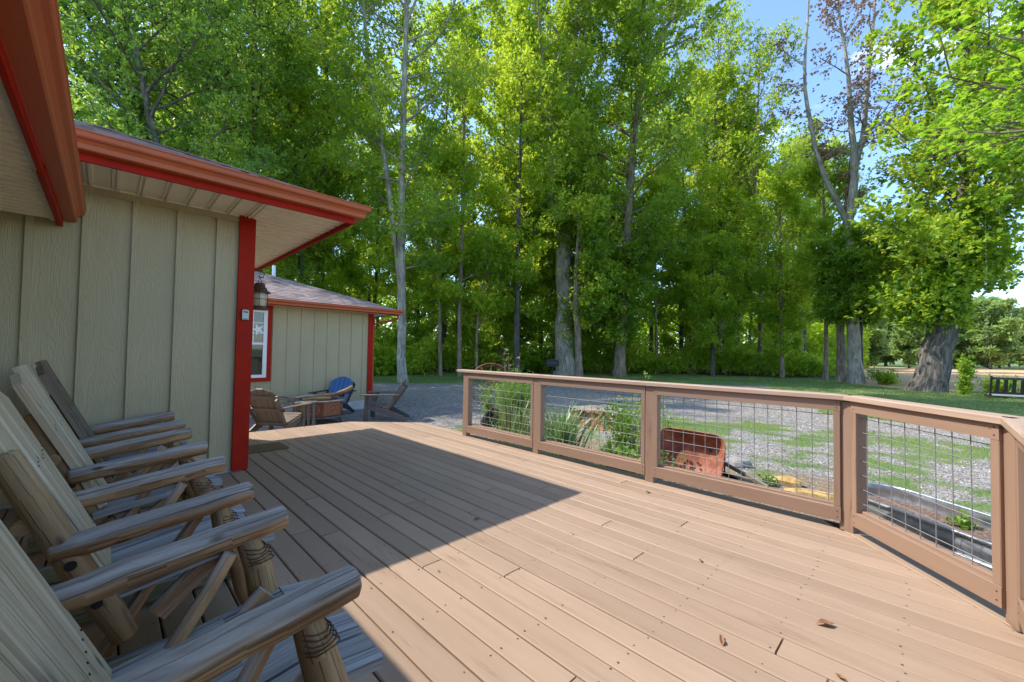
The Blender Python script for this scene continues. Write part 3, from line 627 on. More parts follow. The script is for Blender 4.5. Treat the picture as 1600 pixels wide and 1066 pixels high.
for k in range(6):
    a = k*math.pi/3+0.3; c, s_ = math.cos(a), math.sin(a)
    b.tube([(LX+0.085*c, LY+0.085*s_, 1.92), (LX+0.098*c, LY+0.098*s_, 1.87), (LX+0.098*c, LY+0.098*s_, 1.80), (LX+0.085*c, LY+0.085*s_, 1.755)], 0.003, 5)
b.tube([(LX+0.096*math.cos(a), LY+0.096*math.sin(a), 1.845) for a in np.linspace(0, 2*math.pi, 22)], 0.003, 5, cap=False); b.build('cage', M_BRONZE, lan, True)

b = MB(); b.bx(CX+0.14, CX+0.62, 5.80, 6.22, 0.004, 0.022, 0.004); tag(b.build('doormat', M_MAT), 'brown coir doormat lying on the deck behind the red corner', 'doormat')

# ================================================================== DECK
deck = empty('deck', (1.2, 3.0, 0), 'tan painted timber deck with half of it in the shade of the eaves', 'deck')
PT = 0.1445
def y_lo(x): return -0.45 if x < 3.16 else -0.45+(x-3.16)*0.93
def y_hi(x): return 7.30 if x < 3.15 else 7.30-(x-3.15)*0.94
b = MB(); js = MB(); nails = MB(); rj = random.Random(5)
joists = np.arange(-0.30, 7.3, 0.405)
JOINT = {}   # board index -> list of joint y (some read off the photograph)
x = 0.946-PT*18; i = -18
known = {0: [3.1], 1: [2.95, 5.2], 2: [3.75, 1.0], 3: [2.13, 4.4], 4: [3.0], 5: [1.73, 4.9], 6: [3.1], 7: [3.6, 0.3], 8: [0.485, 2.6], 9: [3.9], 10: [1.32, 4.3], 11: [2.9], 12: [1.74, 5.2], 13: [3.6], 14: [2.6], 15: [1.33, 4.2], 16: [3.1], 17: [5.3], 18: [3.4], 19: [2.18], 20: [4.2]}
while x < 4.10:
    xa, xb = x+0.0040, min(x+PT-0.0040, 4.09)
    if xb-xa > 0.03:
        xm = (xa+xb)/2; ylo, yhi = y_lo(xm), y_hi(xm); sl0 = (y_lo(xb)-y_lo(xa))/2; sl1 = (y_hi(xb)-y_hi(xa))/2
        inset = 0.155*1.36 if xm > 3.15 else 0
        ylo += inset
        if WY-0.02 < yhi and xm < CX: yhi = WY-0.025; sl1 = 0
        cuts = sorted(y for y in known.get(i, [rj.uniform(0.8, 5.5)]) if ylo+0.3 < y < yhi-0.3)
        ys = [ylo]+cuts+[yhi]
        for a in range(len(ys)-1):
            g0 = 0.004 if a else 0; g1 = 0.004 if a < len(ys)-2 else 0; zz = -0.0145+rj.uniform(-0.0012, 0.0012)
            b.plank((xm, ys[a]+g0, zz), (xm, ys[a+1]-g1, zz), xb-xa, 0.029, ZV, 0.0055, (sl0 if a == 0 else 0), (sl1 if a == len(ys)-2 else 0))
        for jy in joists:
            if ylo+0.05 < jy < yhi-0.05:
                for q in (0.025, xb-xa-0.025):
                    if rj.random() < 0.8:
                        nx, ny = xa+q+rj.gauss(0, 0.004), jy+rj.gauss(0, 0.008); r_ = rj.uniform(0.0032, 0.0052)
                        nails.poly([(nx+r_*math.cos(t), ny+r_*math.sin(t), 0.0016) for t in np.linspace(0, 5.5, 7)], [list(range(7))])
    x += PT; i += 1
# picture-frame board along the cut corner
p0 = Vector((3.16, -0.45, -0.0145)); p1 = Vector((4.09, 0.408, -0.0145)); dr_ = (p1-p0).normalized(); nn = Vector((-dr_.y, dr_.x, 0))
b.plank(p0+nn*0.072, p1+nn*0.072-dr_*0.02, 0.138, 0.029, ZV, 0.0045)
b.build('decking', M_DECK, deck, True)
tag(nails.build('nail_heads', mat('rusted_nails', (0.07, 0.045, 0.03), 0.6, 0.3), deck, True), kind='stuff')
for jy in joists: js.bx(-1.6, 4.05 if 0.5 < jy < 6.3 else 3.2, jy-0.02, jy+0.02, -0.20, -0.031)
js.bx(4.045, 4.083, 0.45, 6.40, -0.20, -0.030); js.bx(1.2, 3.14, 7.262, 7.297, -0.20, -0.030); js.bx(-1.7, 3.18, -0.41, -0.375, -0.2, -0.03)
js.plank((3.2, -0.39, -0.115), (4.06, 0.43, -0.115), 0.036, 0.17, ZV); js.plank((3.15, 7.27, -0.115), (4.07, 6.41, -0.115), 0.036, 0.17, ZV)
js.bx(-1.5, 4.0, -0.3, -0.2, G+0.0, -0.21); js.bx(-1.5, 1.0, 5.0, 5.08, G, -0.21)
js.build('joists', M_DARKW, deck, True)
b = MB(); b.bx(4.086, 4.105, 0.45, 6.40, -0.19, -0.002); b.bx(1.2, 3.14, 7.30, 7.32, -0.19, -0.002); b.plank((3.16, 7.315, -0.10), (4.10, 6.43, -0.10), 0.018, 0.19, ZV); b.plank((3.22, -0.44, -0.1), (4.11, 0.39, -0.1), 0.018, 0.19, ZV)
b.build('skirt_board', M_RAIL, deck, True)

# ------------------------------------------------------------------ railing
M_NAIL = mat('dull_screw_heads', (0.05, 0.03, 0.022), 0.6, 0.3)
rail = empty('deck_railing', (3.96, 2.7, 0), 'brown timber deck railing with square wire mesh panels', 'railing')
RX = 3.985
P4 = Vector((3.170, -0.300, 0)); P3 = Vector((RX, 0.42, 0))
def seg_post(p, ang, z1=0.955, w=0.089):
    b = MB(); r = Matrix.Rotation(ang, 3, 'Z'); b.plank(Vector(p)+ZV*0.001, Vector(p)+ZV*z1, w, w, r@YV, 0.004); return b.build('post', M_RAIL, rail, True)
for y in (5.015, 3.555, 2.01): seg_post((RX, y, 0), 0)
seg_post(P3+Vector((0.0, 0.02, 0)), R(-20)); seg_post(P4, R(22)); seg_post((1.75, -0.325, 0), 0); seg_post((0.30, -0.325, 0), 0); seg_post((-1.2, -0.325, 0), 0)
def bay(p0, p1, inner, first=0.045, last=0.045, z0=0.0, rungs=8):
    """one framed wire panel between two posts; inner = direction towards the deck"""
    p0 = Vector(p0); p1 = Vector(p1); d = (p1-p0).normalized(); inn = Vector(inner); scr = lambda b, q: b.tube([q, q+inn*0.0012], 0.0042, 7); a = p0+d*first; c = p1-d*last; f = inn*0.030
    b = MB(); b.plank(a+f+ZV*0.114, c+f+ZV*0.114, 0.038, 0.104, ZV, 0.003); b.plank(a-f*0.6+ZV*0.165, c-f*0.6+ZV*0.165, 0.058, 0.036, ZV, 0.003); b.cur = 1; fs_ = f+inn*0.0192
    for q in (a+d*0.022, c-d*0.022): scr(b, q+fs_+ZV*0.135); scr(b, q+fs_+ZV*0.092)
    b.build('bottom_rail', [M_RAIL, M_NAIL], rail, True)
    b = MB(); b.plank(a+f+ZV*0.925, c+f+ZV*0.925, 0.038, 0.085, ZV, 0.003); b.cur = 1
    for q in (a+d*0.022, c-d*0.022): scr(b, q+fs_+ZV*0.945); scr(b, q+fs_+ZV*0.905)
    b.build('top_rail', [M_RAIL, M_NAIL], rail, True)
    for q, sg in ((a, 1), (c, -1)):
        b = MB(); b.plank(q+d*sg*0.022+f+ZV*0.168, q+d*sg*0.022+f+ZV*0.881, 0.043, 0.036, inn, 0.003); b.plank(q+d*sg*0.018-f*0.42+ZV*0.184, q+d*sg*0.018-f*0.5+ZV*0.881, 0.036, 0.05, inn, 0.003)
        b.build('stile', M_RAIL, rail, True)
    b = MB(); L = (c-a).length; n = int((L-0.09)/0.1015); s0 = (L-n*0.1015)/2
    for i in range(n+1):
        q = a+d*(s0+i*0.1015); b.tube([q+ZV*0.17, q+ZV*0.50+inn*random.uniform(-.003, .003), q+ZV*0.90], 0.0028, 6, cap=False)
    for j in range(rungs-1):
        z = 0.235+j*0.1015
        if z < 0.9: b.tube([a+d*0.03+ZV*z+inn*0.0055, c-d*0.03+ZV*z+inn*0.0055], 0.0026, 6, cap=False)
    b.build('wire_panel', M_STEEL, rail, True)
bay((RX, 5.015, 0), (RX, 3.555, 0), (-1, 0, 0)); bay((RX, 3.555, 0), (RX, 2.01, 0), (-1, 0, 0)); bay((RX, 2.01, 0), (RX, 0.44, 0), (-1, 0, 0))
d34 = (P4-P3).normalized(); n34 = Vector((d34.y, -d34.x, 0)); n34 = n34 if n34.dot(Vector((-1, 1, 0))) > 0 else -n34
bay(P3, P4, n34, 0.055, 0.05); bay((3.170, -0.325, 0), (1.75, -0.325, 0), (0, 1, 0)); bay((1.75, -0.325, 0), (0.3, -0.325, 0), (0, 1, 0)); bay((0.3, -0.325, 0), (-1.2, -0.325, 0), (0, 1, 0))
def cap_board(p0, p1, e0, e1):
    b = MB(); b.plank(Vector(p0)+ZV*0.9855, Vector(p1)+ZV*0.9855, 0.140, 0.036, ZV, 0.006, e0, e1); b.build('handrail_cap', M_CAPR, rail, True)
tn = math.tan(R(22.5))*0.07
cap_board((RX, 5.20, 0), (RX, 3.30, 0), 0, 0); cap_board((RX, 3.297, 0), (RX, 0.435, 0), 0, tn); cap_board((RX-0.002, 0.43, 0), (3.165, -0.302, 0), -tn, tn); cap_board((3.160, -0.304, 0), (-1.5, -0.304, 0), -tn, 0)

# ================================================================== GARAGE across the yard
gar = empty('garage', (5.33, 11.0, G), 'olive hip-roofed outbuilding with red trim behind the fire pit', 'outbuilding')
WG = 11.0; GX = 5.33; GS = 2.30
b = MB(); b.bx(-4, GX-0.02, WG, WG+0.12, -0.10, GS+0.05); b.bx(GX-0.14, GX-0.02, WG+0.12, 16.5, -0.10, GS+0.05); b.bx(-4, GX-0.14, 16.38, 16.5, -0.1, GS+0.05)
for x in np.arange(5.065, -3.8, -0.317):
    if not (1.75 < x < 2.80): b.bx(x-0.024, x+0.024, WG-0.018, WG, -0.09, GS-0.003)
    else: b.bx(x-0.024, x+0.024, WG-0.018, WG, -0.09, 0.515)
b.build('wall', M_SIDING, gar, True)
b = MB(); b.bx(-4.0, GX, WG-0.03, 16.5, G-0.2, -0.101); b.build('foundation', M_CONC, gar, True)
b = MB(); b.bx(GX-0.135, GX+0.006, WG-0.03, WG-0.001, -0.09, GS-0.003, 0.002); b.bx(GX-0.019, GX+0.010, WG, WG+0.12, -0.09, GS-0.003); b.build('corner_trim', M_RED, gar, True)
b = MB(); b.bx(-4, GX+0.52, WG-0.42, WG-0.001, GS, GS+0.012); b.bx(GX, GX+0.52, WG, 16.9, GS, GS+0.012); b.build('soffit', M_SOFF, gar, True)
b = MB(); b.bx(-4, GX+0.54, WG-0.44, WG-0.42, GS-0.02, GS+0.11); b.bx(GX+0.52, GX+0.54, WG-0.42, 16.9, GS-0.02, GS+0.11); b.build('fascia', M_RED, gar, True)
b = MB(); b.profile(GP, (-4, WG-0.442, GS-0.005), (GX+0.541, WG-0.442, GS-0.005), (0, -1, 0), True, 0, 1); b.profile(GP, (GX+0.543, WG-0.44, GS-0.005), (GX+0.543, 16.9, GS-0.005), (1, 0, 0), True, 1, 0); b.build('gutter', M_GUT, gar, True)
b = MB(); hip_roof(b, -4, GX+0.57, WG-0.48, WG+5.98, GS+0.115, 0.36, 'SEN', 0.15, 0.010); b.build('roof', M_ROOF, gar, True)
b = MB(); b.tube([(GX+0.60, WG-0.30, GS+0.0), (GX+0.60, WG-0.30, GS-0.10), (GX+0.50, WG-0.20, GS-0.16), (GX+0.12, WG+0.07, GS-0.26), (GX+0.06, WG+0.09, GS-0.33), (GX+0.06, WG+0.09, -0.2)], 0.036, 6, smooth=False); b.build('downspout', M_GUT, gar, True)
b = MB(); vx, vy = 3.5, WG+2.7; b.tube([(vx, vy, 3.1), (vx, vy, 3.75)], 0.05, 10); b.lathe([(0.10, 3.2), (0.06, 3.42), (0.05, 3.46)], (vx, vy, 0)); b.build('vent_pipe', M_WHITE, gar, True)
wn = MB(); x0, x1, z0, z1 = 1.93, 2.71, 0.60, 2.20
for q in ((x0-0.10, x0, z0-0.09, z1+0.09), (x1, x1+0.09, z0-0.09, z1+0.09), (x0, x1, z1, z1+0.09), (x0, x1, z0-0.09, z0)): wn.bx(q[0], q[1], WG-0.045, WG-0.001, q[2], q[3], 0.002)
wt = wn.build('window_trim', M_RED, gar, True)
wn = MB()
for q in ((x0, x0+0.085, z0, z1), (x1-0.085, x1, z0, z1), (x0+0.085, x1-0.085, z1-0.075, z1), (x0+0.085, x1-0.085, z0, z0+0.07), (x0+0.085, x1-0.085, 1.37, 1.42)): wn.bx(q[0]+0.001, q[1]-0.001, WG-0.035, WG-0.002, q[2], q[3], 0.002)
for xx in (x0+0.285, x1-0.290): wn.bx(xx-0.009, xx+0.009, WG-0.024, WG-0.012, 1.42, z1-0.075)
for zz in (1.635, 1.875): wn.bx(x0+0.086, x1-0.086, WG-0.023, WG-0.013, zz-0.009, zz+0.009)
wf = wn.build('window', M_WHITE, gar, True)
wn = MB(); wn.bx(x0+0.08, x1-0.08, WG-0.009, WG-0.003, z0+0.05, z1-0.05); wn.build('pane', M_PANE, wf, True)
star = MB(); sc_ = Vector((x1-0.20, WG-0.030, 1.72)); pts_ = []
for q in range(10):
    r_ = 0.16 if q % 2 == 0 else 0.055; a_ = math.pi/2+q*math.pi/5+0.35; pts_.append((r_*math.cos(a_), r_*math.sin(a_)))
star.prism(pts_, sc_, XV, ZV, -YV, 0.01); star.build('star_ornament', M_WHITE, wf, True)

M_BURN = mat('dark_notched_wood', (0.10, 0.055, 0.028), 0.9)
# ================================================================== LOG ARMCHAIRS along the wall (all face +X)
def log_pts(a, c, n=6, wig=0.006, rs=random):
    a = Vector(a); c = Vector(c)
    return [a.lerp(c, i/(n-1))+Vector((rs.gauss(0, wig), rs.gauss(0, wig), rs.gauss(0, wig))) for i in range(n)]
def log_chair(yc, half, label, backmat, seed, armz=0.0, backtop=1.12, dx=0.0, back_w=0.53, showpost=False):
    random.seed(seed); rs = random
    t = empty('log_chair', (dx+0.2, yc, 0), label, 'log chair', 'log armchairs lined up along the house')
    def B(f, nm, m, par=None):
        b = MB(); f(b); return b.build(nm, m, par or t, True)
    D = Vector((dx, 0, 0))
    for sgn in (-1, 1):
        ya = yc+sgn*half; wob = rs.uniform(-0.01, 0.01)
        def arm(b, ya=ya):
            p = log_pts((-0.115+rs.uniform(-.01, .01), ya, 0.560+armz), (0.480+rs.uniform(-.012, .012), ya+wob, 0.640+armz), 8, 0.0018)
            r = [0.040, 0.042, 0.043, 0.044, 0.044, 0.045, 0.045, 0.042]; b.tube([q+D for q in p], [x*rs.uniform(0.965, 1.04) for x in r], 20, rough=0.022, capr=0.010)
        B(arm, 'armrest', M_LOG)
        def fp(b, ya=ya, sgn=sgn):
            p = log_pts((0.545, ya, 0.03), (0.372, ya, 0.590+armz), 7, 0.004); b.tube([q+D for q in p], [0.043, 0.045, 0.046, 0.047, 0.046, 0.042, 0.034], 16, rough=0.03)
            b.cur = 1
            for k in range(5): c = Vector((0.3885+0.0052*k, ya, 0.562-0.0120*k+armz))+D; b.tube([c+Vector((math.cos(a)*(0.0378+0.0020*k), math.sin(a)*(0.0378+0.0020*k), 0.005*math.sin(a*2+k)+rs.uniform(-.002, .002))) for a in np.linspace(0, 2*math.pi, 16)], rs.uniform(0.0016, 0.0026), 5, cap=False)
        B(fp, 'front_leg', [M_POST, M_BURN])
        def rp(b, ya=ya, sgn=sgn):
            hid = not (showpost and sgn < 0); y2 = ya-sgn*(0.10 if hid else 0.015); xx_ = -0.045 if hid else 0.0; p = log_pts((0.085+xx_, y2, 0.17), (-0.225+xx_, y2, 0.90), 7, 0.004); b.tube([q+D for q in p], [0.038, 0.044, 0.045, 0.045, 0.044, 0.043, 0.040], 16, rough=0.025, capr=0.010)
        post = B(rp, 'back_post', M_POST)
        def peg(b, px_, pz_, ya=ya, sgn=sgn):
            if 1:
                for sd in (-1,):
                    hid = not (showpost and sgn < 0); c = Vector((px_+0.012+(-0.045 if hid else 0), ya-sgn*(0.10 if hid else 0.015)+sd*0.0455, pz_))+D; b.tube([c-YV*0.002*sd, c+YV*0.004*sd], [0.017, 0.0165], 12)
        for pq in ((-0.075, 0.505), (-0.005, 0.345)): B(lambda b: peg(b, *pq), 'peg_hole', M_BLACK, post)
        def br(b, ya=ya, sgn=sgn):
            y2 = ya-sgn*0.045; p = log_pts((0.03, y2, 0.12), (0.315, y2-sgn*0.0, 0.575+armz), 6, 0.003); b.tube([q+D for q in p], [0.027, 0.026, 0.025, 0.024, 0.023, 0.021], 12, rough=0.02)
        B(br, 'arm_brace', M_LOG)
        def lg(b, ya=ya): b.plank(D+Vector((-0.30, ya-sgn*0.02, 0.055)), D+Vector((0.60, ya-sgn*0.02, 0.055)), 0.040, 0.085, ZV, 0.006)
        B(lg, 'skid', M_RAILW)
        def ft(b, ya=ya): b.plank(D+Vector((0.18, ya-sgn*0.055, 0.20)), D+Vector((0.425, ya-sgn*0.055, 0.43)), 0.035, 0.075, ZV, 0.012)
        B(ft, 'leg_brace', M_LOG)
    # seat boards run front to back and curve down at the front
    def seat(b):
        n = 4; w = (2*half-0.02)/n
        for i in range(n):
            y = yc-half+0.01+w*(i+0.5); z = 0.395+rs.uniform(-0.004, 0.004); xe = 0.565+rs.uniform(-0.02, 0.03)
            b.plank(D+Vector((-0.02, y, z-0.075)), D+Vector((0.30, y, z-0.022)), w-0.012, 0.034, ZV, 0.006)
            b.plank(D+Vector((0.30, y, z-0.022)), D+Vector((0.47, y, z+0.002)), w-0.012, 0.034, ZV, 0.006, 0, 0)
            b.plank(D+Vector((0.47, y, z+0.002)), D+Vector((xe, y, z-0.010)), w-0.012, 0.034, ZV, 0.006)
    B(seat, 'seat', M_SEAT)
    for (rx_, rz_) in ((0.42, 0.335), (0.05, 0.25), (-0.18, 0.66)): B(lambda b: b.tube([D+Vector((rx_, yc-half, rz_)), D+Vector((rx_, yc+half, rz_))], 0.028, 12), 'stretcher', M_POST)
    # fanned back of four broad boards
    bn = Vector((0.906, 0, 0.423)); bu = Vector((-0.423, 0, 0.906))
    def back(b):
        n = 4; w = back_w/n; L = (backtop-0.36)/0.906; tops = [L-0.065, L, L-0.004, L-0.075]
        for i in range(n):
            u = (i-1.5)/1.5; y0 = yc+u*(back_w/2-w/2)*0.93; y1 = yc+u*(back_w/2-w/2)*1.24
            o0 = Vector((0.018, 0, 0.36))+bn*0.02*(1-abs(u)); p = D+Vector((o0.x, y0, o0.z)); q = p+bu*tops[i]+Vector((0, y1-y0, 0))+bn*rs.uniform(-0.004, 0.004)
            sk = 0.012*(-1 if u < 0 else 1)
            b.plank(p, q, w*1.0-0.004, 0.036, bn, 0.006, 0, -sk*2.2 if abs(u) > 0.5 else 0)
        b.cur = 1
        for (hh, cnt) in ((0.13, 3), (0.50, 3)):
            for i in range(n):
                u = (i-1.5)/1.5
                for c in range(cnt):
                    yy = yc+u*(back_w/2-w/2)*(1.02 if hh < .3 else 1.14)+(c-1)*w*0.28; p = D+Vector((0.018, yy, 0.36))+bu*(hh+0.01*c)+bn*(0.0195+0.02*(1-abs(u))); b.tube([p-bn*0.001, p+bn*0.0012], 0.0035, 6)
    B(back, 'backrest', [backmat, M_BLACK])
    return t
log_chair(1.395, 0.295, 'weathered log armchair nearest the camera, its thick arm in front of the sunlit boards', M_BACK, 11, armz=0.018, backtop=1.10, dx=0.005)
log_chair(2.465, 0.305, 'log armchair second from the camera, with a freestanding peeled back post', M_BACK, 12, armz=-0.002, backtop=1.14, showpost=True)
log_chair(3.60, 0.300, 'log armchair with a yellow-streaked pale back, between the second and the brown-backed chair', M_BACK, 13, armz=0.0, backtop=1.155)
log_chair(4.66, 0.290, 'farthest log armchair, with dark brown back boards, next to the olive wall', M_BACKD, 14, armz=0.0, backtop=1.155)
random.seed(21)

# ================================================================== ADIRONDACK CHAIRS round the fire pit
def adirondack(loc, rz, label, m, marm=None, cup=False, recl=0.0, s=1.0):
    """faces local -Y"""
    t = empty('adirondack_chair', loc, label, 'Adirondack chair', 'Adirondack chairs around the fire pit', rz); t.scale = (s, s, s); marm = marm or m
    b = MB()
    for i in range(6):
        y = -0.36+i*0.088; z = 0.375-i*0.020-(0.006*i*(5-i)/5); b.plank((-0.27, y, z), (0.27, y, z), 0.080, 0.020, Vector((0, 0.22, 1)), 0.004)
    b.build('seat', m, t)
    for sx in (-1, 1):
        b = MB(); b.prism([(-0.39, 0.25), (-0.36, 0.36), (0.10, 0.245), (0.46, 0.05), (0.50, 0.0), (0.40, 0.0), (0.12, 0.12), (-0.30, 0.24)], (sx*0.285, 0, 0), YV, ZV, XV, 0.024); b.build('side_rail', marm, t)
        b = MB(); b.prism([(-0.40, 0.0), (-0.29, 0.0), (-0.31, 0.545), (-0.375, 0.545)], (sx*0.312, 0, 0), YV, ZV, XV, 0.024); b.build('front_leg', marm, t)
        b = MB(); b.prism([(-0.30, 0.30), (-0.30, 0.545), (-0.20, 0.545)], (sx*0.340, 0, 0), YV, ZV, XV, 0.022); b.build('arm_bracket', marm, t)
        b = MB()
        o = [(-0.055, -0.46), (0.055, -0.46), (0.078, -0.42), (0.080, -0.26), (0.050, -0.10), (0.040, 0.34), (-0.030, 0.34), (-0.045, -0.20), (-0.070, -0.42)]
        o = [(x*(1 if sx > 0 else -1), y) for x, y in o]; o = o if sx > 0 else o[::-1]
        b.prism(o, (sx*0.345, 0, 0.560), XV, YV, ZV, 0.022); b.build('armrest', marm, t)
        b = MB(); b.plank((sx*0.245, 0.05, 0.20), (sx*0.300, 0.415, 0.72), 0.024, 0.07, Vector((0, -0.8, 0.5)), 0.003); b.build('back_support', marm, t)
    bu = Vector((0, 0.50+recl, 0.866)).normalized(); bn = Vector((0, -bu.z, bu.y))
    b = MB(); hs = [0.66, 0.735, 0.76, 0.735, 0.66]
    for i in range(5):
        u = i-2; p = Vector((u*0.092, 0.045, 0.235)); q = Vector((u*0.118, 0.045, 0.235))+bu*hs[i]
        b.plank(p, q, 0.086, 0.020, bn, 0.004, 0, 0.022*(-u), 1.26)
    bb = b
    for hh, wd in ((0.60, 0.60), (0.34, 0.66), (0.04, 0.52)):
        b = MB(); c = Vector((0, 0.045, 0.235))+bu*hh-bn*0.024; b.plank(c-XV*wd/2, c+XV*wd/2, 0.07, 0.024, bn, 0.003)
        b.build('back_rail', marm, t)
    b = bb; b.cur = 1
    for hh in (0.12, 0.34, 0.60):
        for u in range(-2, 3):
            p = Vector((u*(0.092+0.026*hh/0.7), 0.045, 0.235))+bu*hh+bn*0.010; b.tube([p, p+bn*0.003], 0.0065, 8)
    b.build('backrest', [m, M_BLACK], t)
    return t
def rz_face(dx, dy): return math.atan2(dx, -dy)     # local -Y turned towards (dx, dy)
adirondack((4.72, 8.98, G), rz_face(-0.78, 0.62), 'taupe Adirondack chair seen from its side at the deck corner', M_GREYP, s=1.06)
adirondack((4.05, 10.30, G), rz_face(-0.75, -0.66), 'blue-backed Adirondack chair with black arms by the outbuilding wall', M_BLUEP, M_BLACKP, s=1.02)
adirondack((2.22, 8.32, G), rz_face(0.76, 0.65), 'brown Adirondack chair seen from behind next to the red corner post', M_BROWNP, s=1.02)
# side tray with cup holders clipped between the brown chair and the pit
tray = empty('cup_holder_table', (2.80, 8.55, G), 'taupe side table with cup-holder slots between the brown chair and the fire pit', 'side table')
tray.rotation_euler = (0, 0, R(12))
b = MB(); o_ = [(0.20*math.cos(a)*(1.25 if math.cos(a) > 0 else 1.0), 0.15*math.sin(a)) for a in np.linspace(0, 2*math.pi, 17)[:-1]]
b.prism(o_, (0, 0, 0.565), XV, YV, ZV, 0.024); b.cur = 1
for cx_, cy_, r_ in ((-0.11, 0.0, 0.042), (0.14, 0.0, 0.042)): b.lathe([(r_, 0.5785), (r_*0.8, 0.5785), (0, 0.5782)], (cx_, cy_, 0), 14)
b.plank((-0.01, -0.06, 0.579), (0.05, 0.07, 0.579), 0.020, 0.003); b.plank((0.03, -0.07, 0.579), (0.09, 0.06, 0.579), 0.012, 0.003); b.build('table_top', [M_GREYP, M_BLACK], tray)
for sx, sy in ((-1, -1), (-1, 1), (1, -1), (1, 1)):
    b = MB(); b.plank((sx*0.13, sy*0.09, 0.0), (sx*0.12, sy*0.085, 0.552), 0.045, 0.022, YV, 0.003); b.build('leg', M_GREYP, tray)

# ------------------------------------------------------------------ fire pit
fp = empty('fire_pit', (3.34, 9.34, G), 'copper-sided fire pit table on grey legs, piled with branches', 'fire pit'); fp.rotation_euler = (0, 0, R(14))
SID = 8
def ring(b, r0, r1, z, t, n=8, off=math.pi/8):
    for k in range(n):
        a0 = 2*math.pi*k/n+off; a1 = 2*math.pi*(k+1)/n+off
        v = []
        for zz in (z, z+t):
            for (r_, a) in ((r0, a0), (r1, a0), (r1, a1), (r0, a1)): v.append((r_*math.cos(a), r_*math.sin(a), zz))
        b.poly(v, [[3, 2, 1, 0], [4, 5, 6, 7], [0, 1, 5, 4], [2, 3, 7, 6], [1, 2, 6, 5], [3, 0, 4, 7]])
b = MB(); ring(b, 0.40, 0.60, 0.50, 0.028); b.build('rim_shelf', M_GREYP, fp)
b = MB(); ring(b, 0.0, 0.58, 0.17, 0.026); b.build('lower_shelf', M_GREYP, fp)
b = MB(); ring(b, 0.36, 0.50, 0.205, 0.29); b.build('copper_drum', M_COPPER, fp)
for k in range(8):
    b = MB(); a = 2*math.pi*(k+0.5)/8+math.pi/8; c = Vector((0.466*math.cos(a), 0.466*math.sin(a), 0.352)); tx = Vector((-math.sin(a), math.cos(a), 0))
    b.tube([c+tx*0.105*math.cos(q)+ZV*0.105*math.sin(q) for q in np.linspace(0, 2*math.pi, 22)], 0.006, 5, cap=False)
    for q in np.linspace(0, math.pi, 4)[:-1]: b.tube([c+tx*0.10*math.cos(q)+ZV*0.10*math.sin(q), c-tx*0.10*math.cos(q)-ZV*0.10*math.sin(q)], 0.0035, 4)
    b.build('medallion', M_COPL, fp)
for k in range(4):
    a = math.pi/4+k*math.pi/2; b = MB(); b.plank((0.50*math.cos(a), 0.50*math.sin(a), 0.0), (0.44*math.cos(a), 0.44*math.sin(a), 0.17), 0.07, 0.05, YV, 0.004); b.build('leg', M_GREYP, fp)
def branch_log(pts, r, label, m):
    b = MB(); b.tube(pts, r, 10, rough=0.05, capr=0.01); tag(b.build('firewood_branch', m), label, 'firewood', 'branches piled on the fire pit')
zt = G+0.545
branch_log([(3.07, 9.08, zt+0.05), (3.32, 9.08, zt+0.08), (3.57, 9.06, zt+0.10), (3.77, 9.00, zt+0.16), (3.90, 8.95, zt+0.24)], [0.035, 0.045, 0.035, 0.045, 0.045], 'thick peeled yellow branch sticking up at the right of the fire pit', M_POST)
branch_log([(2.92, 9.07, zt+0.02), (3.17, 9.00, zt+0.03), (3.42, 8.92, zt+0.03)], [0.03, 0.035, 0.03], 'short pale branch at the near rim of the fire pit', M_POST)
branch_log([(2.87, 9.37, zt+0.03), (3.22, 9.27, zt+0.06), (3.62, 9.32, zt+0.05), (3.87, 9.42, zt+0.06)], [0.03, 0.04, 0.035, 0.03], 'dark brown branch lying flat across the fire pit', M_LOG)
sp_ = empty('spark_screen', (2.70, 9.75, G), 'black mesh dome leaning behind the fire pit', 'spark screen')
b = MB()
for q in np.linspace(0.1, 1.0, 5):
    b.tube([(2.70+0.33*math.cos(a)*math.sin(q*math.pi/2), 9.75+0.33*math.sin(a)*math.sin(q*math.pi/2), G+0.30+0.28*math.cos(q*math.pi/2)) for a in np.linspace(0, 2*math.pi, 24)], 0.003, 4, cap=False)
for k in range(8):
    a = k*math.pi/4; b.tube([(2.70+0.33*math.cos(a)*math.sin(q*math.pi/2), 9.75+0.33*math.sin(a)*math.sin(q*math.pi/2), G+0.30+0.28*math.cos(q*math.pi/2)) for q in np.linspace(0, 1, 7)], 0.003, 4, cap=False)
b.build('dome', M_BLACK, sp_, True)
b = MB()
for k in range(3):
    a = k*2.1; b.tube([(2.70+0.33*math.cos(a), 9.75+0.33*math.sin(a), G), (2.70+0.33*math.cos(a), 9.75+0.33*math.sin(a), G+0.31)], 0.006, 5)
b.build('stand', M_BLACK, sp_, True)

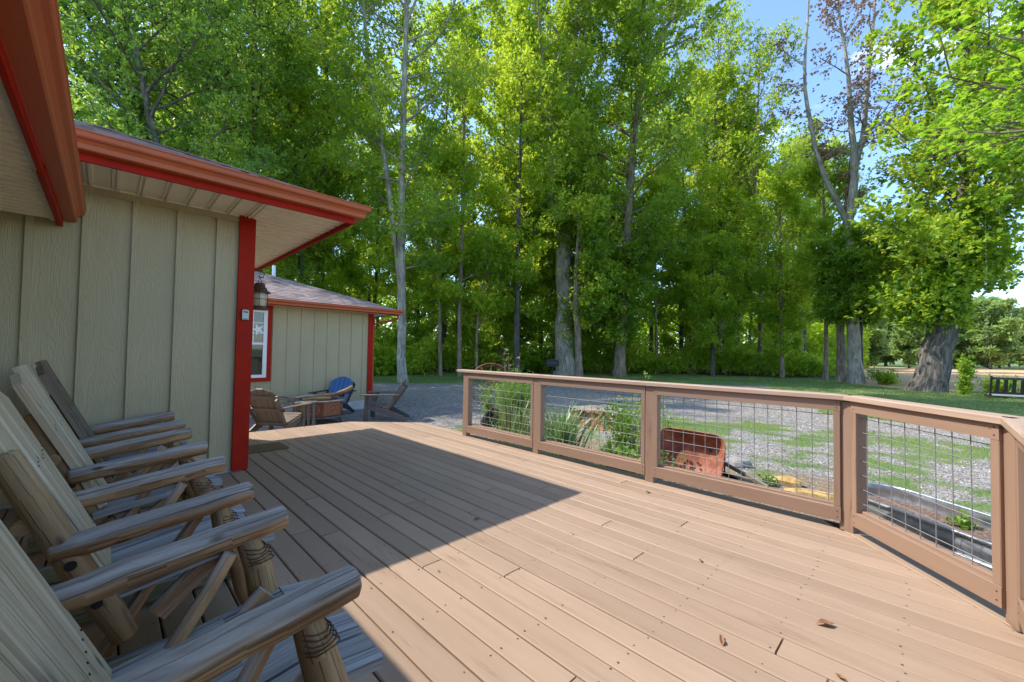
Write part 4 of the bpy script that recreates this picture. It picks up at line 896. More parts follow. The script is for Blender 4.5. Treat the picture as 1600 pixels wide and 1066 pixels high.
# ================================================================== YARD ITEMS beyond the railing
# wheelbarrow tipped on its side
wb = empty('wheelbarrow', (5.62, 2.32, G), 'rusty red wheelbarrow tipped on its side in the flower bed', 'wheelbarrow')
def rrect(w, d, r, n=5):
    o = []
    for cx_, cy_, a0 in ((w/2-r, d/2-r, 0), (-w/2+r, d/2-r, 90), (-w/2+r, -d/2+r, 180), (w/2-r, -d/2+r, 270)):
        for i in range(n+1): a = R(a0+90*i/n); o.append((cx_+r*math.cos(a), cy_+r*math.sin(a)))
    return o
wb.rotation_euler = (0, 0, 0)
fx = Matrix.Rotation(R(-72), 4, 'Y')
Tm = Matrix.Translation((0.02, 0.0, 0.27)) @ Matrix.Rotation(R(-4), 4, 'Z') @ fx      # open side turned towards the deck
b = MB(); lv = []
for (w_, d_, r_, z_) in ((0.62, 0.92, 0.16, 0.0), (0.58, 0.86, 0.15, -0.05), (0.40, 0.62, 0.12, -0.20), (0.34, 0.54, 0.10, -0.225)): lv.append([(x, y, z_) for x, y in rrect(w_, d_, r_)])
for th in (0.0, 0.006):
    nn_ = len(lv[0]); vs = [Tm@Vector((x*(1+th*2), y*(1+th*2), z-th)) for L_ in lv for x, y, z in L_]
    fs = [[i*nn_+k_, i*nn_+(k_+1) % nn_, (i+1)*nn_+(k_+1) % nn_, (i+1)*nn_+k_] for i in range(3) for k_ in range(nn_)]+[[3*nn_+k_ for k_ in range(nn_)]]
    b.poly(vs, fs, None, True)
b.tube([Tm@Vector((x, y, 0.0)) for x, y in rrect(0.63, 0.93, 0.16)]+[Tm@Vector((*rrect(0.63, 0.93, 0.16)[0], 0))], 0.008, 6, cap=False)
b.build('tray', M_RUST, wb)
for sg, zz in ((-1, 0.20), (1, 0.06)):
    b = MB(); b.plank((0.24, -0.36, zz), (0.10 if sg < 0 else -0.12, -0.92, 0.035), 0.035, 0.045, ZV, 0.004); b.build('handle', M_RAILW if sg < 0 else M_BLACK, wb)
b = MB(); b.tube([(0.30+0.17*math.cos(a), 0.62+0.17*math.sin(a), 0.20) for a in np.linspace(0, 2*math.pi, 22)], 0.035, 8, cap=False); b.build('tyre', M_BLACKP, wb)
b = MB(); b.tube([(0.22, -0.20, 0.03), (0.34, -0.36, 0.03), (0.34, -0.36, 0.30), (0.24, -0.20, 0.32)], 0.012, 6); b.build('leg_frame', M_BLACK, wb)

# galvanised stock tank
tk = empty('stock_tank', (4.52, -0.16, G), 'long oval galvanised stock tank planted with seedlings beside the deck', 'stock tank'); tk.rotation_euler = (0, 0, R(53))
def oval(L, W_, n=14):
    r = W_/2; o = [(L/2-r+r*math.cos(a), r*math.sin(a)) for a in np.linspace(-math.pi/2, math.pi/2, n)]; return o+[(-L/2+r-r*math.cos(a), -r*math.sin(a)) for a in np.linspace(-math.pi/2, math.pi/2, n)]
def skin(b, L, W_, zs, flip=False):
    n = None; vs = []
    for (e, z) in zs:
        o = oval(L+e, W_+e); n = len(o); vs += [(x, y, z) for x, y in o]
    fs = [[i*n+k_, i*n+(k_+1) % n, (i+1)*n+(k_+1) % n, (i+1)*n+k_] for i in range(len(zs)-1) for k_ in range(n)]
    b.poly(vs, [f[::-1] for f in fs] if flip else fs, None, True)
TL, TW, TH = 1.75, 0.60, 0.425
b = MB(); zs = [(-0.02, 0.0)]
for q in range(1, 20): zs.append((0.012*math.sin(q*1.25), q*TH/20))
skin(b, TL, TW, zs+[(0.0, TH)]); skin(b, TL-0.012, TW-0.012, zs+[(0.0, TH)], True); b.build('wall', M_TANK, tk)
b = MB(); o_ = oval(TL+0.01, TW+0.01, 18); b.tube([(x, y, TH) for x, y in o_]+[(o_[0][0], o_[0][1], TH)], 0.014, 8, cap=False); o_ = oval(TL+0.0, TW+0.0, 18); b.tube([(x, y, TH-0.15) for x, y in o_]+[(o_[0][0], o_[0][1], TH-0.15)], 0.013, 8, cap=False); b.build('rim', M_TANK, tk)
M_SOIL = mat('bark_mulch', rough=0.95); k = NT(M_SOIL); n = k.noise(k.coords('Object'), 45, 5, 0.7); k.col(k.ramp(n, [(0.35, (0.08, 0.05, 0.035)), (0.55, (0.22, 0.14, 0.10)), (0.7, (0.36, 0.26, 0.19))])); k.bump(n, 1.0, 0.02)
b = MB(); o_ = oval(TL-0.02, TW-0.02); b.poly([(x, y, TH-0.10) for x, y in o_], [list(range(len(o_)))]); b.build('soil', M_SOIL, tk)

def rock(loc, size, label, m, seed, group='rocks in the flower bed', name='rock', rz=0.0):
    rs = np.random.default_rng(seed); b = MB(); n, mm = 12, 7; vs = []
    A = rs.normal(0, 1, (5, 3)); ph = rs.uniform(0, 6, 5)
    for i in range(mm+1):
        t = math.pi*i/mm
        for k_ in range(n):
            a = 2*math.pi*k_/n; d = np.array([math.sin(t)*math.cos(a), math.sin(t)*math.sin(a), math.cos(t)])
            q = 1+sum(0.07*math.sin(3*float(A[j]@d)+ph[j]) for j in range(5)); d2 = np.sign(d)*np.abs(d)**0.75; c_, s_ = math.cos(rz), math.sin(rz)
            v = d2*q*np.array(size)/2*0.93; vs.append((loc[0]+v[0]*c_-v[1]*s_, loc[1]+v[0]*s_+v[1]*c_, loc[2]+size[2]*0.35+v[2]))
    fs = [[i*n+k_, (i+1)*n+k_, (i+1)*n+(k_+1) % n, i*n+(k_+1) % n] for i in range(mm) for k_ in range(n)]
    b.poly(vs, fs, None, False); o = b.build(name, m); tag(o, label, 'rock', group); return o
rock((5.62, 0.96, G), (0.20, 0.62, 0.16), 'long yellow sandstone slab lying near the corner post', M_YROCK, 3, rz=R(14))
rock((6.12, 1.27, G), (0.20, 0.32, 0.13), 'small yellow sandstone behind the long yellow slab', M_YROCK, 4)
rock((6.60, 1.98, G), (0.30, 0.34, 0.16), 'grey pitted stone to the right of the wheelbarrow', M_STONE, 5)
rock((6.75, 3.30, G), (0.34, 0.50, 0.20), 'pale stone block just behind the wheelbarrow', M_STONE, 6)
rock((6.55, 6.10, G), (0.55, 0.30, 0.14), 'flat brown stone in front of the stump', M_STONE, 8)
rock((4.62, 3.02, G), (0.30, 0.16, 0.10), 'speckled stone under the middle railing panel', M_STONE, 9)
rock((5.75, 4.45, G), (0.30, 0.20, 0.12), 'round pinkish stone right of the iris clump', M_BRICK, 10)
for i, (x, y, a, lb) in enumerate([(4.62, 2.30, 75, 'red brick half buried below the wheelbarrow tray, at the left of the bed edge'), (4.52, 1.95, 84, 'red brick lying at the deck edge, middle of the row'), (4.58, 1.62, 70, 'red brick lying at the deck edge, right end of the row'), (4.55, 2.62, 88, 'red brick at the foot of the third railing post')]):
    b = MB(); d_ = Vector((math.cos(R(a)), math.sin(R(a)), 0)); c_ = Vector((x, y, G+0.045)); b.plank(c_-d_*0.13, c_+d_*0.13, 0.13, 0.08, ZV, 0.006); tag(b.build('brick', M_BRICK), lb, 'brick', 'bricks along the deck edge')

# tree stump
st = empty('tree_stump', (7.92, 5.20, G), 'wide old tree stump with a grey top and crumbling orange sides', 'stump')
rs = np.random.default_rng(4); b = MB(); n = 40; lv = []
rad = 0.57*(1+0.14*np.sin(np.linspace(0, 6.28, n+1)[:-1]*3+1)+0.06*rs.normal(0, 1, n))
for z_, f_, jr in ((-0.1, 1.22, 0.03), (0.08, 1.08, 0.05), (0.20, 0.96, 0.08), (0.30, 0.93, 0.07), (0.355, 1.0, 0.03), (0.39, 0.97, 0.02), (0.405, 0.6, 0.05), (0.37, 0.25, 0.05)):
    lv.append([(rad[k_]*f_*(1+rs.normal(0, jr))*math.cos(6.2832*k_/n), rad[k_]*f_*(1+rs.normal(0, jr))*math.sin(6.2832*k_/n), z_+rs.normal(0, 0.012)) for k_ in range(n)])
b.poly([v for l_ in lv for v in l_], [[i*n+k_, i*n+(k_+1) % n, (i+1)*n+(k_+1) % n, (i+1)*n+k_] for i in range(len(lv)-1) for k_ in range(n)]+[[(len(lv)-1)*n+k_ for k_ in range(n)]])
b.build('wood', M_STUMP, st)

# black planter pot on its side, rusted wheel arch, park grill
pt = empty('iron_pot', (6.25, 6.75, G), 'dark round iron pot lying tilted behind the first railing panel', 'pot'); pt.rotation_euler = (0, R(-48), R(-20))
b = MB(); b.lathe([(0.0, 0.0), (0.14, 0.01), (0.22, 0.10), (0.245, 0.22), (0.235, 0.30), (0.25, 0.31), (0.225, 0.31), (0.215, 0.22), (0.12, 0.04), (0.0, 0.03)], (0, 0, 0.0), 22); b.build('bowl', mat('dark_cast_iron', (0.035, 0.025, 0.02), 0.6, 0.4), pt)
wh = empty('rusted_wagon_wheel', (7.11, 7.98, G), 'rusted iron wagon wheel whose rim shows above the left end of the railing', 'wagon wheel')
b = MB(); wd_ = Vector((0.713, -0.70, 0)); c_ = Vector((7.11, 7.98, G+0.76))
b.tube([c_+wd_*0.55*math.cos(a)+ZV*0.55*math.sin(a) for a in np.linspace(0, 2*math.pi, 36)], 0.016, 6, cap=False); b.tube([c_+wd_*0.50*math.cos(a)+ZV*0.50*math.sin(a) for a in np.linspace(0, 2*math.pi, 36)], 0.008, 5, cap=False); b.build('rim', M_RUST, wh, True)
b = MB()
for k_ in range(12): a = k_*math.pi/6; b.tube([c_, c_+wd_*0.54*math.cos(a)+ZV*0.54*math.sin(a)], 0.010, 5)
b.build('spokes', M_RUST, wh, True)
b = MB(); b.tube([c_-Vector((.70, .713, 0))*0.07, c_+Vector((.70, .713, 0))*0.07], 0.05, 10); b.build('hub', M_RUST, wh, True)
b = MB(); b.plank(c_+Vector((.06, .06, -0.71)), c_+Vector((.06, .06, 0.1)), 0.05, 0.05, YV); b.build('stake', M_RAILW, wh, True)
gr = empty('park_grill', (21.6, 18.05, G), 'black box grill on a post left of the big oak trunk', 'grill')
b = MB(); X_ = Vector((0.713, -0.70, 0)); Y_ = Vector((0.70, 0.713, 0)); c_ = Vector((21.6, 18.05, 0.63))
b.prism([(-0.42, -0.24), (0.42, -0.24), (0.45, 0.02), (0.38, 0.22), (-0.34, 0.22), (-0.42, 0.10)], c_, X_, ZV, Y_, 0.55); b.build('firebox', M_BLACK, gr, True)
b = MB(); b.tube([c_-ZV*0.24, Vector((21.6, 18.05, G-0.1))], 0.06, 8); b.build('post', M_BLACK, gr, True)
b = MB(); b.plank(c_-X_*0.36-Y_*0.30+ZV*0.0, c_+X_*0.36-Y_*0.30, 0.02, 0.015); b.build('handle', M_STEEL, gr, True)

# hanging bench swing at the right edge
M_SWING = painted('dark_stained_timber', (0.022, 0.020, 0.018), 0.6, 0.2); M_SWSEAT = painted('pale_grey_seat', (0.28, 0.29, 0.31), 0.6, 0.1)  # seat boards are a paler grey than the dark frame
sw = empty('bench_swing', (16.0, -1.75, 0.42), 'dark slatted bench swing hanging at the right edge of the yard', 'bench swing')
sw.rotation_euler = (0, 0, R(96))      # local -Y faces the deck
b = MB()
for i in range(5): b.plank((-0.74, -0.20+i*0.105, 0.0), (0.74, -0.20+i*0.105, 0.0), 0.095, 0.022, ZV, 0.003)
b.build('seat', M_SWSEAT, sw)
b = MB(); b.plank((-0.78, 0.25, 0.06), (0.78, 0.25, 0.06), 0.03, 0.055, ZV); b.plank((-0.78, 0.37, 0.42), (0.78, 0.37, 0.42), 0.03, 0.06, ZV); b.plank((-0.78, -0.25, -0.03), (0.78, -0.25, -0.03), 0.03, 0.055, ZV)
for sx in (-0.77, 0.77): b.plank((sx, 0.20, -0.06), (sx, 0.39, 0.47), 0.05, 0.035, XV); b.plank((sx, -0.27, -0.03), (sx, 0.27, -0.03), 0.04, 0.05, ZV)
b.build('frame', M_SWING, sw)
b = MB()
for i in range(11): x_ = -0.66+i*0.132; b.plank((x_, 0.262, 0.08), (x_, 0.365, 0.40), 0.062, 0.016, Vector((0, 1, -0.2)))
b.build('back_slats', M_SWING, sw)
b = MB()
for sx in (-0.77, 0.77):
    for sy in (-0.25, 0.33): b.tube([(sx, sy, 0.0 if sy < 0 else 0.3), (sx, 0.05, 2.0), (sx, 0.05, 4.6)], 0.0018, 4)
b.build('cable', M_STEEL, sw)
# utility cable far right
b = MB(); b.tube([(0.7013*60+0.7129*50, 0.7129*60-0.7013*50, 7.75), (0.7013*60+0.7129*66, 0.7129*60-0.7013*66, 7.95), (0.7013*60+0.7129*90, 0.7129*60-0.7013*90, 9.0)], 0.04, 5)
tag(b.build('utility_cable', M_BLACK), 'thin dark overhead cable crossing the gap at the right', 'cable')

# fallen leaves and bits on the deck
M_DRY = mat('dry_leaf', rough=0.8); k = NT(M_DRY); n = k.noise(k.coords('Object'), 40, 4, 0.6); k.col(k.ramp(n, [(0.35, (0.13, 0.055, 0.03)), (0.6, (0.30, 0.14, 0.06)), (0.75, (0.45, 0.27, 0.12))]))
def dry_leaf(x, y, a, L, label, curl=0.6, z=0.001):
    b = MB(); n = 7; vs = []; rs = random.Random(int(x*991+y*77)); ca, sa = math.cos(a), math.sin(a)
    for i in range(n):
        t = i/(n-1); wd = L*0.22*math.sin(math.pi*min(0.97, t+0.03))*rs.uniform(0.6, 1.4); zz = 0.004+L*0.16*math.sin(t*math.pi*1.6)**2*curl
        for s_, u in ((-1, wd), (0, 0), (1, wd)):
            lx, ly = (t-0.5)*L, s_*u; vs.append((x+lx*ca-ly*sa, y+lx*sa+ly*ca, z+zz+(u*curl*1.1 if s_ else 0)))
    fs = [[i*3+j, i*3+j+1, (i+1)*3+j+1, (i+1)*3+j] for i in range(n-1) for j in (0, 1)]
    b.poly(vs, fs); tag(b.build('dry_leaf', M_DRY), label, 'dry leaf', 'dry leaves scattered on the deck')
dry_leaf(2.492, 0.367, -0.9, 0.082, 'large curled brown leaf nearest the railing corner')
dry_leaf(2.009, 0.671, 0.4, 0.066, 'curled orange-brown leaf at the bottom centre of the sunlit boards')
dry_leaf(2.682, 1.023, 0.2, 0.031, 'small black shrivelled leaf left of the large curled one')
dry_leaf(1.991, 3.066, 0.7, 0.043, 'brown leaf in the shade, the farther of the two shaded ones')
dry_leaf(2.064, 2.45, 0.1, 0.058, 'reddish leaf in the shade close to the sunlit edge')
dry_leaf(3.629, 1.861, 0.3, 0.062, 'pale yellow crumpled leaf by the foot of the third railing post')
dry_leaf(2.129, 0.263, 1.2, 0.047, 'small orange leaf at the very bottom edge of the picture')
dry_leaf(1.219, 3.602, -0.2, 0.035, 'tiny dark leaf beside the arm of the second log chair')
dry_leaf(2.40, 1.80, 0.9, 0.023, 'tiny dark twig-like leaf in the middle of the sunlit boards')
dry_leaf(1.42, 2.02, 0.9, 0.023, 'tiny pale leaf scrap on the shaded boards beside the chairs')

# ================================================================== GARDEN PLANTS
def blades(c, n, h, spread, seed, tint=(0.3, 0.8), w=0.016, lean=0.5, brown=0.0):
    rs = np.random.default_rng(seed); Q = []; T = []
    for i in range(n):
        a = rs.uniform(0, 6.283); r = abs(rs.normal(0, spread)); p = np.array([c[0]+r*math.cos(a), c[1]+r*math.sin(a), c[2]-0.01]); hh = h*rs.uniform(0.55, 1.1); ln = lean*rs.uniform(0.1, 1.0)
        az = a+rs.normal(0, 0.7); d = np.array([math.cos(az), math.sin(az), 0]); fa = rs.uniform(0, 3.14); s = np.array([math.cos(fa), math.sin(fa), 0])*w*rs.uniform(0.6, 1.2)
        t = 0.0+rs.random()*0.08 if rs.random() < brown else rs.uniform(*tint); m = 5; prev = None
        for j in range(m+1):
            u = j/m; q = p+d*hh*ln*u**2.0+np.array([0, 0, hh*u*(1-0.28*ln*u*u)]); ww = (1-u**2.2)*0.9+0.06
            cur = (q-s*ww, q+s*ww)
            if prev is not None: Q += [prev[0], prev[1], cur[1], cur[0]]; T.append(t)
            prev = cur
    return np.array(Q), np.array(T)
def plant_blades(name, label, cat, c, group=None, **kw):
    Q, T = blades(c, **kw); root = empty(name, c, label, cat, group); np_mesh('leaves', Q, 4, T, M_IRIS, root, c); return root
g0 = 'iris clumps beside the railing'
plant_blades('iris_clump', 'dense green iris clump behind the second railing panel', 'iris', (5.15, 4.10, G), g0, n=170, h=0.88, spread=0.20, seed=1, w=0.021, lean=0.75, tint=(0.35, 0.95), brown=0.08)
plant_blades('iris_clump', 'tall brown-streaked iris clump behind the first railing panel', 'iris', (5.05, 5.05, G), g0, n=120, h=0.78, spread=0.18, seed=2, w=0.019, lean=0.35, tint=(0.3, 0.9), brown=0.45)
plant_blades('iris_clump', 'low floppy iris clump touching the deck below the second panel', 'iris', (4.62, 3.95, G), g0, n=50, h=0.38, spread=0.14, seed=3, w=0.016, lean=0.95, tint=(0.35, 0.95), brown=0.1)
plant_blades('iris_clump', 'thin iris clump with upright seed stalks left of the second railing post', 'iris', (4.75, 4.62, G), g0, n=36, h=0.55, spread=0.12, seed=4, w=0.013, lean=0.35, tint=(0.2, 0.8), brown=0.4)
def bush(name, label, cat, c, ht, rad, n, lf, seed, m=M_SHRUB, nst=8, wid=None, wz=None, group=None, shape='bush', tint=None, spread=1.0, droop=0.1):
    rs = np.random.default_rng(seed); random.seed(seed); root = empty(name, c, label, cat, group); b = MB(); tips = []; od = []
    for i in range(nst):
        a = rs.uniform(0, 6.283); e = np.array([rad*rs.uniform(0.3, 1)*math.cos(a), rad*rs.uniform(0.3, 1)*math.sin(a), ht*rs.uniform(0.7, 1.0)]); P = [np.array(c, float)+e*u+np.array([0, 0, 0.0])+rs.normal(0, 0.02, 3)*u for u in np.linspace(0, 1, 6)]
        b.tube([tuple(p) for p in P], np.linspace(0.006+0.004*ht, 0.002, 6), n=5, cap=False)
        for p in P[1:]:
            for _ in range(max(1, n//(nst*5))):
                q = p+rs.normal(0, 1, 3)*np.array([rad*0.30, rad*0.30, ht*0.10]); tips.append(q); od.append(unit(q-np.array(c)+np.array([0, 0, 0.2])))
    tips = np.array(tips); od = np.array(od); tips[:, 2] = np.maximum(tips[:, 2], c[2]+0.03)
    Q, T = tufts(tips, od, rs, 5, lf[0], lf[1], droop, spread, tint=None if tint is None else rs.uniform(tint[0], tint[1], len(tips)))
    b.build('stem', M_BARKR, root, True); np_mesh('leaves', Q, 4, T, m, root, c); return root
bush('feathery_shrub', 'bright green feathery shrub behind the first railing panel', 'shrub', (6.0, 6.0, G), 1.02, 0.40, 4000, (0.05, 0.012), 5, nst=22, tint=(0.45, 0.9))
bush('rose_bush', 'leafy rose bush behind the second panel next to the third post', 'rose bush', (5.55, 3.20, G), 0.85, 0.32, 620, (0.05, 0.030), 6, nst=16, tint=(0.3, 0.95))
bush('rose_bush', 'thin rose shoot climbing above the railing cap near the third post', 'rose bush', (4.70, 2.52, G), 1.42, 0.09, 70, (0.05, 0.030), 7, nst=3, tint=(0.7, 1.0))
bush('rose_bush', 'trailing rose canes in front of the rusty wheelbarrow', 'rose bush', (5.05, 2.45, G), 0.40, 0.34, 150, (0.04, 0.026), 8, nst=9, tint=(0.1, 0.6))
bush('rose_bush', 'yellowish rose shoots over the wheelbarrow beside the third post', 'rose bush', (6.3, 3.0, G), 0.80, 0.22, 120, (0.04, 0.026), 28, nst=7, tint=(0.6, 1.0))
bush('broad_leaf_plant', 'low broad-leaved plant at the foot of the rose bush', 'plant', (4.98, 2.98, G), 0.24, 0.22, 150, (0.12, 0.07), 9, nst=8, tint=(0.2, 0.6))
bush('seedling', 'bright yellow-green seedling at the right end of the stock tank', 'seedling', (4.72, -0.12, G+0.17), 0.26, 0.07, 70, (0.045, 0.030), 10, nst=4, tint=(0.85, 1.0))
bush('seedling', 'small seedling at the far left end of the stock tank', 'seedling', (4.98, 0.52, G+0.17), 0.14, 0.07, 40, (0.03, 0.02), 11, nst=4, tint=(0.6, 1.0))
bush('seedling', 'tiny low seedling in the middle of the stock tank', 'seedling', (4.78, 0.18, G+0.17), 0.09, 0.05, 30, (0.028, 0.018), 12, nst=3, tint=(0.4, 0.8))
bush('dead_plant', 'dead brown stalk standing above the left end of the railing', 'dead plant', (7.0, 7.2, G), 1.75, 0.22, 55, (0.06, 0.035), 13, M_DEADL, nst=4, droop=0.9)
bush('weed', 'slender green weed beside the dead brown stalk', 'weed', (6.7, 6.75, G), 1.22, 0.13, 110, (0.05, 0.016), 14, nst=5, tint=(0.4, 0.8))
bush('low_shrub', 'yellow-green leafy shrub with small blossoms beside the iron pot', 'shrub', (6.5, 7.35, G), 0.8, 0.22, 160, (0.06, 0.035), 15, nst=8, tint=(0.5, 1.0))
for i, (x, y, h_, lb) in enumerate([(5.0, 3.6, 0.16, 'low green weed between the iris clump and the rose bush'), (5.9, 1.45, 0.10, 'small weed between the wheelbarrow and the yellow slab'), (5.6, 0.70, 0.08, 'tiny weed in front of the yellow slab'), (6.9, 2.5, 0.14, 'leafy weed just behind the right end of the wheelbarrow')]):
    bush('weed', lb, 'weed', (x, y, G), h_, 0.10, 60, (0.04, 0.025), 40+i, nst=5, tint=(0.3, 0.8), group='weeds in the flower bed')
bush('field_shrub', 'leafy sapling right of the big leaning trunk, in front of the bare field', 'shrub', (27.6, -1.0, G), 1.7, 0.32, 320, (0.14, 0.07), 16, M_OAK, nst=7, group='shrubs at the field edge')
bush('field_shrub', 'low bushy shrub between the sapling and the bench swing', 'shrub', (27.0, -1.9, G), 0.8, 0.55, 340, (0.14, 0.07), 17, M_OAK, nst=8, group='shrubs at the field edge')
bush('field_shrub', 'shrub behind the seat of the bench swing', 'shrub', (26.5, -3.2, G), 0.8, 0.6, 320, (0.14, 0.07), 18, M_OAK, nst=8, group='shrubs at the field edge')
bush('field_shrub', 'shrub filling the gap between the two right-hand trunks', 'shrub', (34.2, 1.9, G), 0.8, 0.7, 350, (0.16, 0.08), 19, M_OAK, nst=8, group='shrubs at the field edge')

# grass: blades in the patches near the deck, coarser tufts on the lawn
rg = np.random.default_rng(99)
def scatter_grass(n, xr, yr, hgt, wid, thr, seed, extra=None):
    rs = np.random.default_rng(seed); x = rs.uniform(*xr, n); y = rs.uniform(*yr, n); g, d, fld, wd = masks(x, y)
    off = ~((x < 4.25) & (y < 7.4))&(rs.random(n) < np.clip((g-thr)*1.8, 0, 1))&(d < 0.5)&(fld < 0.5)
    if extra is not None: off &= extra(x, y)
    x, y = x[off], y[off]; m = len(x); z = gz(x, y)-0.004; P = np.stack([x, y, z], 1); a = rs.uniform(0, 6.283, m); s = np.stack([np.cos(a), np.sin(a), 0*a], 1)*wid*rs.uniform(0.6, 1.2, (m, 1))
    az = rs.uniform(0, 6.283, m); h = hgt*rs.uniform(0.4, 1.2, (m, 1)); tip = P+np.stack([np.cos(az), np.sin(az), 0*az], 1)*h*0.55+np.array([0, 0, 1.0])*h
    V = np.stack([P-s, P+s, tip], 1).reshape(-1, 3); t = np.clip(vnoise(x, y, 0.8, 21)*0.7+rs.random(m)*0.4, 0, 1); return V, t
V1, t1 = scatter_grass(230000, (4.5, 16), (-5, 12), 0.045, 0.0035, 0.15, 1)
V2, t2 = scatter_grass(120000, (11, 36), (-6, 24), 0.07, 0.010, 0.5, 2)
tag(np_mesh('grass', np.vstack([V1, V2]), 3, np.concatenate([t1, t2]), M_GRASS), 'short patchy grass growing through the gravel and along the trees', 'grass', kind='stuff')
# loose gravel stones close to the deck
def gravel(n, seed):
    rs = np.random.default_rng(seed); x = rs.uniform(1.0, 15, n); y = rs.uniform(-4, 13.5, n); g, d, f_, w_ = masks(x, y); fw = 0.7*x+0.713*y
    ok = (g < 0.55) & (rs.random(n) < np.clip((15-fw)/9, 0.05, 1)) & ~((x < 4.2) & (y < 7.4)) & (rs.random(n) < np.where(d > 0.5, 0.12, 1)) & ~((x < 5.3) & (y > 10.95))
    x, y = x[ok], y[ok]; m = len(x); z = gz(x, y); r = rs.uniform(0.006, 0.013, (m, 1, 1))*(1+0.8*(rs.random((m, 1, 1)) < 0.08))
    O = np.array([(1, 0, 0), (0, 1, 0), (-1, 0, 0), (0, -1, 0), (0, 0, .8), (0, 0, -.6)], float); V = O[None]*r*rs.uniform(0.65, 1.3, (m, 6, 3))
    a = rs.uniform(0, 6.28, m); ca, sa = np.cos(a)[:, None], np.sin(a)[:, None]; V = np.stack([V[..., 0]*ca-V[..., 1]*sa, V[..., 0]*sa+V[..., 1]*ca, V[..., 2]], -1)+np.stack([x, y, z+0.003], 1)[:, None]
    T = [(0, 1, 4), (1, 2, 4), (2, 3, 4), (3, 0, 4)]; return V[:, np.array(T).ravel()].reshape(-1, 3), np.repeat(rs.random(m), 4)
VG, tg = gravel(200000, 5); tag(np_mesh('gravel', VG, 3, tg, M_GRAVEL), 'loose crushed limestone on the drive', 'gravel', kind='stuff')

# ================================================================== TREES
FH = np.array([0.7013, 0.7129]); RH = np.array([0.7129, -0.7013])
FR = 'big trees standing along the edge of the yard'
make_tree('oak_tree', 'slim pale-barked tree right behind the end of the outbuilding roof', [[(10.96, 19.06, -0.32, 0.25), (10.85, 19.12, 0.89, 0.22), (10.76, 19.06, 4.51, 0.205), (10.61, 19.05, 8.45, 0.175), (10.55, 18.94, 12.72, 0.148), (10.52, 18.85, 16.01, 0.13), (10.47, 18.74, 19.95, 0.11), (10.38, 18.6, 31.0, 0.04)],
    [(10.78, 19.07, 3.85, 0.12), (10.26, 19.4, 8.44, 0.125), (9.89, 19.65, 11.39, 0.11), (9.46, 19.97, 14.01, 0.09), (9.05, 20.24, 17.29, 0.09), (8.2, 20.6, 28, 0.04)]], 4.6, 30.5, 66, 5.8, 101, M_OAK, M_BARK, FR, tuft=5, leafL=0.21, leafW=0.100, fill=1.0, dens_top=0.8, low=0.4)
make_tree('oak_tree', 'massive double-stemmed oak at the centre, the thickest trunk above the railing', [[(24.48, 19.12, -0.32, 0.80), (24.41, 19.15, 0.92, 0.70), (24.25, 19.15, 4.72, 0.62), (24.07, 19.18, 8.53, 0.56), (23.69, 19.42, 11.86, 0.47), (23.22, 19.72, 16.13, 0.38), (22.98, 19.82, 19.46, 0.31), (22.41, 20.22, 23.74, 0.24), (21.72, 20.67, 29.0, 0.10)],
    [(24.07, 19.18, 8.53, 0.45), (24.24, 18.88, 11.87, 0.40), (24.01, 18.91, 17.1, 0.32), (24.1, 18.63, 21.87, 0.24), (24.32, 18.18, 27.59, 0.12)]], 9.0, 29, 54, 8.8, 102, M_OAK, M_BARK, FR, tuft=5, leafL=0.30, leafW=0.138,
    sleeve=[(9.0, 15, 300, 0.7, (0, 0, 0)), (1.8, 9, 90, 0.25, (0.9, -0.9, 0)), (4.0, 5.5, 60, 0.6, (0.9, -0.9, 0))])
make_tree('oak_tree', 'thinner grey trunk standing close to the right side of the massive oak', [[(22.68, 16.64, -0.32, 0.25), (22.53, 16.67, 2.68, 0.21), (22.35, 16.69, 6.5, 0.15), (22.4, 16.48, 11.0, 0.04)]], 3.2, 10.8, 22, 2.4, 103, M_OAK, M_BARKR, FR, tuft=5, leafL=0.28, leafW=0.125, aim=(0.71, -0.70, 0), aimw=1.6)
make_tree('oak_tree', 'tall straight oak with a bare pale foot, right of the massive oak', [[(26.82, 16.01, -0.32, 0.47), (26.79, 15.96, 1.69, 0.38), (26.82, 15.76, 6.13, 0.34), (26.87, 15.52, 10.8, 0.31), (26.96, 15.25, 15.48, 0.28), (27.11, 14.96, 19.22, 0.24), (27.48, 14.43, 23.44, 0.19), (27.76, 14.0, 28, 0.09)]], 6.5, 27.5, 54, 8.0, 104, M_OAK, M_BARKR, FR, tuft=5, leafL=0.30, leafW=0.138,
    sleeve=[(1.9, 9, 420, 0.9, (0, 0, 0))])
make_tree('tulip_tree', 'slender tree growing from the left of a gnarled root mound', [[(43.01, 14.29, -0.32, 0.33), (42.93, 14.26, 2.3, 0.30), (42.65, 14.3, 8.54, 0.25), (42.34, 14.38, 14.15, 0.21), (41.74, 14.61, 23.5, 0.13), (41.5, 14.8, 27, 0.05)]], 5.0, 27, 38, 5.0, 105, M_FOREST, M_BARK, FR, tuft=4, leafL=0.40, leafW=0.188)
make_tree('tulip_tree', 'darker tree with swollen roots just right of the slender one', [[(44.31, 13.65, -0.32, 0.46), (44.21, 13.62, 2.96, 0.37), (44.21, 13.4, 8.64, 0.28), (44.13, 13.21, 15.59, 0.22), (43.65, 13.36, 24, 0.12)]], 6, 24, 30, 4.8, 106, M_FOREST, M_BARKD, FR, tuft=4, leafL=0.40, leafW=0.188, flare=2.1)
